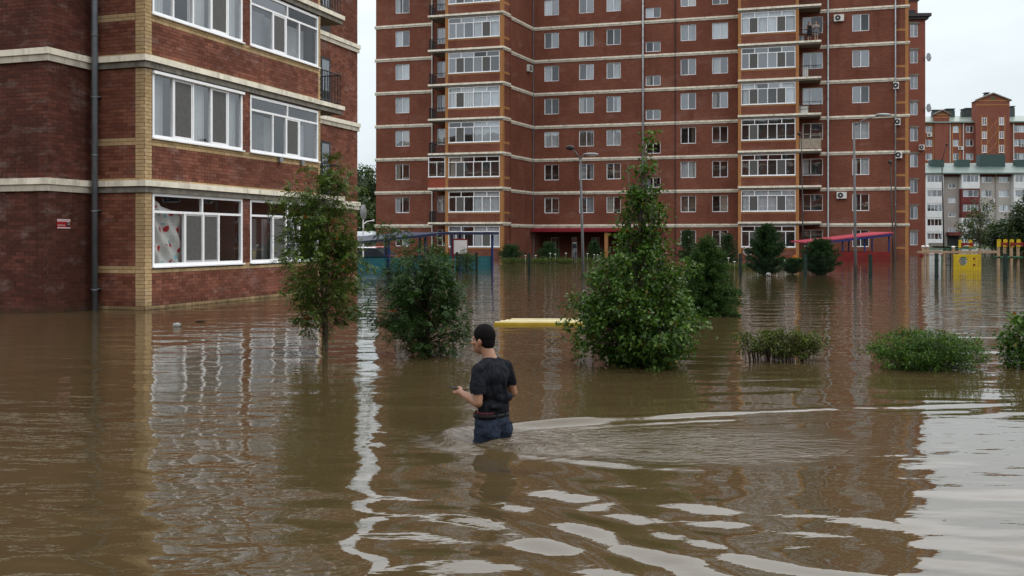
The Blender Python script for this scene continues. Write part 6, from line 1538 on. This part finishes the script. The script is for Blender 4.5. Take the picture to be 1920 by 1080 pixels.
HAIRM = pm('short_black_hair', (0.009, 0.008, 0.008), 0.8, 0.4, 60, spec=0.05, bump=0.9, bs=500, bd=0.003); BELT = pm('black_leather', (0.010, 0.009, 0.009), 0.55, spec=0.15)
def capsule(bm, p0, r0, p1, r1, seg=14):
    p0, p1 = Vector(p0), Vector(p1); d = (p1 - p0); L = d.length or 1e-6; q = d.to_track_quat('Z', 'Y').to_matrix().to_4x4()
    for k, (p, r) in enumerate(((p0, r0), (p1, r1))):
        bmesh.ops.create_uvsphere(bm, u_segments=seg, v_segments=8, radius=r, matrix=Matrix.Translation(p))
    bmesh.ops.create_cone(bm, cap_ends=True, segments=seg, radius1=r0, radius2=r1, depth=L, matrix=Matrix.Translation((p0 + p1) / 2) @ q)
def ell(bm, c, r, rot=None, seg=20):
    m_ = Matrix.Translation(Vector(c)) @ (rot.to_4x4() if rot else Matrix()) @ Matrix.Diagonal((r[0], r[1], r[2], 1))
    bmesh.ops.create_uvsphere(bm, u_segments=seg, v_segments=14, radius=1.0, matrix=m_)
def voxel(bm, name, vox, smooth=3, cutters=()):
    me = bpy.data.meshes.new(name + '_src'); bm.to_mesh(me); bm.free()
    o = bpy.data.objects.new(name + '_src', me); COL.objects.link(o)
    md = o.modifiers.new('r', 'REMESH'); md.mode = 'VOXEL'; md.voxel_size = vox; md.adaptivity = 0
    dg = bpy.context.evaluated_depsgraph_get(); dg.update()
    me2 = bpy.data.meshes.new_from_object(o.evaluated_get(dg)); bpy.data.objects.remove(o); bpy.data.meshes.remove(me)
    b2 = bmesh.new(); b2.from_mesh(me2)
    for _ in range(smooth): bmesh.ops.smooth_vert(b2, verts=b2.verts, factor=0.5, use_axis_x=True, use_axis_y=True, use_axis_z=True)
    for co, no in cutters:
        bmesh.ops.bisect_plane(b2, geom=b2.verts[:] + b2.edges[:] + b2.faces[:], plane_co=co, plane_no=no, clear_outer=True)
    b2.to_mesh(me2); b2.free(); me2.name = name
    me2.polygons.foreach_set('use_smooth', [True] * len(me2.polygons)); return me2
def done(me, mat): me.materials.clear(); me.materials.append(mat); return me

# the wading man: local x = his right, y = forward, z up from the water
MZ = thing('person', 'man in black t-shirt and wet jeans wading thigh deep, holding a phone', 'person', (MAN[0], MAN[1], 0), math.atan2(0.66, -0.75) - math.pi / 2)
HR = Matrix.Rotation(R(14), 3, 'Z')          # head turned a little to his left
hc = Vector((-0.012, 0.085, 0.835))
def hp(x, y, z): return hc + HR @ Vector((x, y, z))
bm = bmesh.new()
# skull, jaw, face, nose, ears, neck
ell(bm, hp(0, -0.012, 0.035), (0.076, 0.094, 0.100), HR); ell(bm, hp(0, 0.022, -0.035), (0.062, 0.072, 0.085), HR); ell(bm, hp(0, 0.055, -0.085), (0.038, 0.036, 0.030), HR)
capsule(bm, hp(0, 0.088, 0.01), 0.011, hp(0, 0.108, -0.028), 0.014); ell(bm, hp(0, 0.088, -0.058), (0.024, 0.014, 0.013), HR)
ell(bm, hp(0, 0.078, 0.022), (0.055, 0.018, 0.012), HR)
for s_ in (-1, 1):
    ell(bm, hp(s_ * 0.078, -0.008, -0.012), (0.011, 0.019, 0.032), HR); ell(bm, hp(s_ * 0.048, 0.062, -0.022), (0.02, 0.02, 0.016), HR)
capsule(bm, hp(0, -0.025, -0.05), 0.056, (0, 0.0, 0.665), 0.060)
# trunk
ell(bm, (0, -0.01, 0.545), (0.152, 0.105, 0.130)); ell(bm, (0, 0.0, 0.40), (0.150, 0.105, 0.15)); ell(bm, (0, 0.0, 0.24), (0.145, 0.10, 0.13)); ell(bm, (0, -0.01, 0.12), (0.165, 0.115, 0.12))
capsule(bm, (0, 0, 0.662), 0.058, (-0.145, -0.01, 0.605), 0.054); capsule(bm, (0, 0, 0.662), 0.058, (0.145, -0.01, 0.605), 0.054)
# arms
EL, WR = (-0.215, -0.045, 0.335), (-0.165, 0.185, 0.385)
capsule(bm, (-0.165, -0.01, 0.60), 0.052, EL, 0.040); capsule(bm, EL, 0.041, (-0.19, 0.06, 0.362), 0.042); capsule(bm, (-0.19, 0.06, 0.362), 0.042, WR, 0.027)
capsule(bm, (0.165, -0.01, 0.60), 0.052, (0.25, -0.03, 0.37), 0.040); capsule(bm, (0.25, -0.03, 0.37), 0.041, (0.235, 0.08, 0.37), 0.041); capsule(bm, (0.235, 0.08, 0.37), 0.041, (0.17, 0.19, 0.375), 0.027)
# left hand: palm, four fingers curled round the phone, thumb on top
PH = Vector((-0.135, 0.262, 0.418))
capsule(bm, WR, 0.028, (-0.155, 0.215, 0.392), 0.030); ell(bm, (-0.150, 0.235, 0.395), (0.024, 0.045, 0.030))
for i, (dy, ln_) in enumerate(((0.262, 1.0), (0.245, 1.05), (0.228, 1.0), (0.212, 0.85))):
    p0 = Vector((-0.158, dy, 0.386)); p1 = p0 + Vector((-0.012, 0.022, -0.004)) * ln_; p2 = p1 + Vector((0.018, 0.014, 0.02)) * ln_; p3 = p2 + Vector((0.02, 0.0, 0.010)) * ln_
    capsule(bm, p0, 0.0105, p1, 0.010, 8); capsule(bm, p1, 0.010, p2, 0.0092, 8); capsule(bm, p2, 0.0092, p3, 0.008, 8)
capsule(bm, (-0.140, 0.215, 0.408), 0.013, (-0.128, 0.245, 0.428), 0.0115, 8); capsule(bm, (-0.128, 0.245, 0.428), 0.0115, (-0.128, 0.272, 0.432), 0.009, 8)
# right hand, relaxed
capsule(bm, (0.17, 0.19, 0.375), 0.028, (0.155, 0.225, 0.38), 0.030); ell(bm, (0.148, 0.245, 0.378), (0.022, 0.04, 0.034))
for i in range(4):
    p0 = Vector((0.142, 0.268, 0.40 - 0.018 * i)); p1 = p0 + Vector((-0.02, 0.026, -0.002)); p2 = p1 + Vector((-0.028, 0.004, 0)); capsule(bm, p0, 0.0105, p1, 0.0098, 8); capsule(bm, p1, 0.0098, p2, 0.0085, 8)
capsule(bm, (0.142, 0.235, 0.405), 0.012, (0.118, 0.265, 0.42), 0.010, 8)
# legs down to the ground
for s_, fw_ in ((-1, 0.10), (1, -0.06)):
    capsule(bm, (s_ * 0.085, -0.01, 0.08), 0.088, (s_ * 0.095, fw_ * 0.6, -0.30), 0.062); capsule(bm, (s_ * 0.095, fw_ * 0.6, -0.30), 0.06, (s_ * 0.10, fw_ * 0.4, -0.70), 0.042); capsule(bm, (s_ * 0.10, fw_ * 0.4 - 0.03, -0.735), 0.04, (s_ * 0.11, fw_ * 0.4 + 0.16, -0.745), 0.033)
link('body', done(voxel(bm, 'body', 0.0055, 2), SKIN), MZ)
# eyes
for s_ in (-1, 1):
    mb = MB(); c_ = hp(s_ * 0.031, 0.083, 0.006); mb.ball(c_, 0.011, 0, 10, 7); eo = link('eye', mb.mesh('eye', SIGNW, True), MZ)
    mb = MB(); c_ = hp(s_ * 0.031, 0.0925, 0.006); mb.ball(c_, 0.005, 0, 8, 6); link('iris', mb.mesh('iris', DARK, True), eo)
# hair: cropped cap over the skull down to the nape
bm = bmesh.new(); ell(bm, hp(0, -0.016, 0.045), (0.083, 0.101, 0.101), HR); ell(bm, hp(0, -0.048, -0.005), (0.070, 0.062, 0.085), HR)
link('hair', done(voxel(bm, 'hair', 0.006, 2, [(hp(0, 0.05, 0.03), HR @ Vector((0, 0.80, -0.6))), (hp(0, 0, -0.075), HR @ Vector((0, 0.15, -1)))]), HAIRM), MZ)
# t-shirt
bm = bmesh.new()
ell(bm, (0, -0.012, 0.545), (0.172, 0.122, 0.140)); ell(bm, (0, -0.005, 0.42), (0.160, 0.120, 0.16)); ell(bm, (0.005, -0.012, 0.27), (0.160, 0.120, 0.15)); capsule(bm, (0, 0, 0.655), 0.068, (-0.148, -0.01, 0.605), 0.064); capsule(bm, (0, 0, 0.655), 0.068, (0.148, -0.01, 0.605), 0.064)
ell(bm, (0.04, -0.115, 0.36), (0.10, 0.03, 0.05)); ell(bm, (-0.05, -0.11, 0.29), (0.09, 0.03, 0.03)); capsule(bm, (0.03, -0.118, 0.53), 0.022, (0.05, -0.12, 0.36), 0.026)
capsule(bm, (-0.165, -0.01, 0.60), 0.066, (-0.200, -0.03, 0.425), 0.064); capsule(bm, (0.165, -0.01, 0.60), 0.066, (0.222, -0.022, 0.455), 0.058)
sh = voxel(bm, 'tshirt', 0.008, 3, [(Vector((0, 0, 0.218)), Vector((-0.14, 0.0, -1))), (Vector((0, 0, 0.700)), Vector((0, 0.30, 1)))])
b2 = bmesh.new(); b2.from_mesh(sh)           # open sleeves: trim the rounded ends
for s_, zc in ((-1, 0.41), (1, 0.44)):
    d = [f for f in b2.faces if f.calc_center_median().z < zc and s_ * f.calc_center_median().x > 0.165]
    bmesh.ops.delete(b2, geom=[f for f in d if abs(f.calc_center_median().x) > 0.178], context='FACES')
rs_ = np.random.RandomState(1)
from mathutils import noise as mn
for v in b2.verts:
    p = v.co; k = mn.noise(Vector((p.x * 9, p.y * 9, p.z * 5))) * 0.012 + mn.noise(Vector((p.x * 24, p.y * 24, p.z * 9 + 4))) * 0.006
    v.co = p + v.normal * k
b2.to_mesh(sh); b2.free()
link('tshirt', done(sh, TSHIRT), MZ)
# jeans
bm = bmesh.new(); ell(bm, (0, -0.012, 0.135), (0.176, 0.128, 0.125)); ell(bm, (-0.075, -0.055, 0.075), (0.10, 0.095, 0.11)); ell(bm, (0.075, -0.055, 0.075), (0.10, 0.095, 0.11)); capsule(bm, (0, 0, 0.21), 0.1, (0, 0, 0.12), 0.1); ell(bm, (0, 0, 0.20), (0.163, 0.115, 0.10))
for s_, fw_ in ((-1, 0.10), (1, -0.06)):
    capsule(bm, (s_ * 0.085, -0.012, 0.07), 0.098, (s_ * 0.098, fw_ * 0.6, -0.30), 0.076); capsule(bm, (s_ * 0.098, fw_ * 0.6, -0.30), 0.075, (s_ * 0.10, fw_ * 0.4, -0.68), 0.06)
jn = voxel(bm, 'jeans', 0.008, 2, [(Vector((0, 0, 0.232)), Vector((0, 0, 1)))])
b2 = bmesh.new(); b2.from_mesh(jn)
for v in b2.verts: p = v.co; v.co = p + v.normal * (mn.noise(Vector((p.x * 12, p.y * 12, p.z * 16))) * 0.008 + mn.noise(Vector((p.x * 30, p.y * 30, p.z * 40))) * 0.0035)
b2.to_mesh(jn); b2.free(); jo = link('jeans', done(jn, DENIM), MZ)
# back pockets, belt, loops, underwear edge
def band_loop(z0, z1, rx, ry, th, name, mat, par, y=-0.004):
    mb = MB(); n = 40; vs_, fs = [], []
    for k in range(n):
        a = 2 * math.pi * k / n; ca, sa = math.cos(a), math.sin(a); sq = 1 + 0.06 * math.sin(2 * a) ** 2
        vs_ += [(rx * sq * ca, ry * sq * sa + y, z0), ((rx + th) * sq * ca, (ry + th) * sq * sa + y, z0), ((rx + th) * sq * ca, (ry + th) * sq * sa + y, z1), (rx * sq * ca, ry * sq * sa + y, z1)]
    for k in range(n):
        a, b = 4 * k, 4 * ((k + 1) % n); fs += [(a + i, b + i, b + (i + 1) % 4, a + (i + 1) % 4) for i in range(4)]
    mb.add(vs_, fs); return link(name, mb.mesh(name, mat, True), par)
band_loop(0.190, 0.226, 0.163, 0.116, 0.008, 'belt', BELT, MZ); band_loop(0.222, 0.244, 0.152, 0.106, 0.006, 'waistband', clothmat('maroon_waistband', (0.10, 0.03, 0.035)), MZ)
for a in (R(250), R(286), R(322), R(214), R(180)):
    mb = MB(); mb.box(-0.006, 0.006, -0.003, 0.003, 0.178, 0.234); lo = link('belt_loop', mb.mesh('belt_loop', DENIM), MZ, (0.174 * math.cos(a), 0.127 * math.sin(a) - 0.004, 0)); lo.rotation_euler = (0, 0, a + R(90))
for s_ in (-1, 1):
    mb = MB(); mb.add([(-0.05, 0, 0.06), (0.05, 0, 0.06), (0.045, 0, -0.04), (0, 0, -0.06), (-0.045, 0, -0.04), (-0.05, -0.004, 0.06), (0.05, -0.004, 0.06), (0.045, -0.004, -0.04), (0, -0.004, -0.06), (-0.045, -0.004, -0.04)], [(5, 9, 8, 7, 6), (0, 1, 6, 5), (1, 2, 7, 6), (2, 3, 8, 7), (3, 4, 9, 8), (4, 0, 5, 9)])
    po_ = link('back_pocket', mb.mesh('back_pocket', DENIM), jo, (s_ * 0.075, -0.128, 0.085)); po_.rotation_euler = (R(6), 0, R(8 * s_))
# phone
t = thing('mobile_phone', 'dark smartphone held flat in the wading man\'s hand', 'phone', MZ.matrix_basis @ PH, MZ.rotation_euler.z + R(12))
mb = MB(); mb.box(-0.036, 0.036, -0.072, 0.078, -0.005, 0.004); o1 = link('phone_case', mb.mesh('phone_case', pm('phone_case', (0.05, 0.05, 0.055), 0.35)), t); o1.rotation_euler = (R(8), R(6), 0)
mb = MB(); mb.box(-0.033, 0.033, -0.069, 0.075, 0.004, 0.005); o2 = link('screen', mb.mesh('screen', pm('phone_glass', (0.02, 0.02, 0.025), 0.08, bump=0)), t); o2.rotation_euler = (R(8), R(6), 0)

# two onlookers on the top right balcony
def onlooker(u, y, pose, label, top, bottom, hair, z0, face):
    x_ = FBR.xu(u, y); p = FBR.pt(x_, y); t = thing('person', label, 'person', (p.x, p.y, z0), FBR.ang + face, 'onlookers on a balcony')
    bm = bmesh.new(); ell(bm, (0, 0, 1.56), (0.078, 0.095, 0.12)); ell(bm, (0, 0.085, 1.55), (0.014, 0.02, 0.02)); capsule(bm, (0, 0, 1.46), 0.05, (0, 0, 1.38), 0.055)
    for s_ in (-1, 1): ell(bm, (s_ * 0.08, 0, 1.55), (0.012, 0.02, 0.03))
    ell(bm, (0, 0, 1.2), (0.17, 0.11, 0.2)); ell(bm, (0, 0, 0.95), (0.15, 0.11, 0.18)); capsule(bm, (-0.17, 0, 1.34), 0.055, (0.17, 0, 1.34), 0.055)
    for s_ in (-1, 1):
        capsule(bm, (s_ * 0.08, 0, 0.88), 0.085, (s_ * 0.09, 0.01, 0.47), 0.058); capsule(bm, (s_ * 0.09, 0.01, 0.47), 0.056, (s_ * 0.09, 0, 0.08), 0.04); capsule(bm, (s_ * 0.09, 0, 0.05), 0.042, (s_ * 0.10, 0.15, 0.035), 0.032)
        if pose == 'lean': e_, w_ = (s_ * 0.25, 0.16, 1.14), (s_ * 0.08, 0.30, 1.16)
        else: e_, w_ = ((s_ * 0.24, 0.08, 1.12), (s_ * 0.10, 0.2, 1.42)) if s_ < 0 else ((s_ * 0.24, 0.0, 1.08), (s_ * 0.2, 0.22, 1.1))
        capsule(bm, (s_ * 0.19, 0, 1.34), 0.05, e_, 0.038); capsule(bm, e_, 0.038, w_, 0.028)
        wv = Vector(w_); dv = (wv - Vector(e_)).normalized(); ell(bm, wv + dv * 0.05, (0.032, 0.04, 0.03))
        for i in range(4): q0 = wv + dv * 0.08 + Vector((0.016 * (i - 1.5), 0, 0.004 * i)); capsule(bm, q0, 0.009, q0 + dv * 0.055 + Vector((0, 0, -0.012)), 0.008, 6)
        capsule(bm, wv + dv * 0.03 + Vector((-s_ * 0.025, 0, 0)), 0.011, wv + dv * 0.07 + Vector((-s_ * 0.05, 0, 0.01)), 0.009, 6)
    link('body', done(voxel(bm, 'body', 0.012, 1), SKIN2), t)
    bm = bmesh.new(); ell(bm, (0, -0.015, 1.59), (0.088, 0.105, 0.11)); 
    if hair: ell(bm, (0, -0.06, 1.48), (0.085, 0.06, 0.14))
    link('hair', done(voxel(bm, 'hair', 0.012, 1, [((0, 0.055, 1.6), Vector((0, 0.8, -0.5)))]), HAIRM), t)
    bm = bmesh.new(); ell(bm, (0, 0, 1.2), (0.19, 0.13, 0.2)); ell(bm, (0, 0, 0.98), (0.175, 0.135, 0.2)); capsule(bm, (-0.17, 0, 1.33), 0.07, (0.17, 0, 1.33), 0.07)
    link('top', done(voxel(bm, 'top', 0.014, 2, [((0, 0, 1.38), Vector((0, 0, 1)))]), top), t)
    bm = bmesh.new(); ell(bm, (0, 0, 0.88), (0.18, 0.14, 0.14))
    for s_ in (-1, 1): capsule(bm, (s_ * 0.09, 0, 0.84), 0.105, (s_ * 0.10, 0.01, 0.55), 0.09)
    link('shorts', done(voxel(bm, 'shorts', 0.014, 1), bottom), t)
GREYT = clothmat('grey_top', (0.22, 0.22, 0.23)); BLKT = clothmat('black_top', (0.02, 0.02, 0.024))
onlooker(1530.5, 0.42, 'lean', 'person in grey top leaning on the balcony rail of the tower block', GREYT, GREYT, False, 18.157, math.pi)
onlooker(1517.5, 0.55, 'hand', 'person in black top with hand raised to the face on the same balcony', BLKT, BLKT, True, 18.157, math.pi + 0.3)
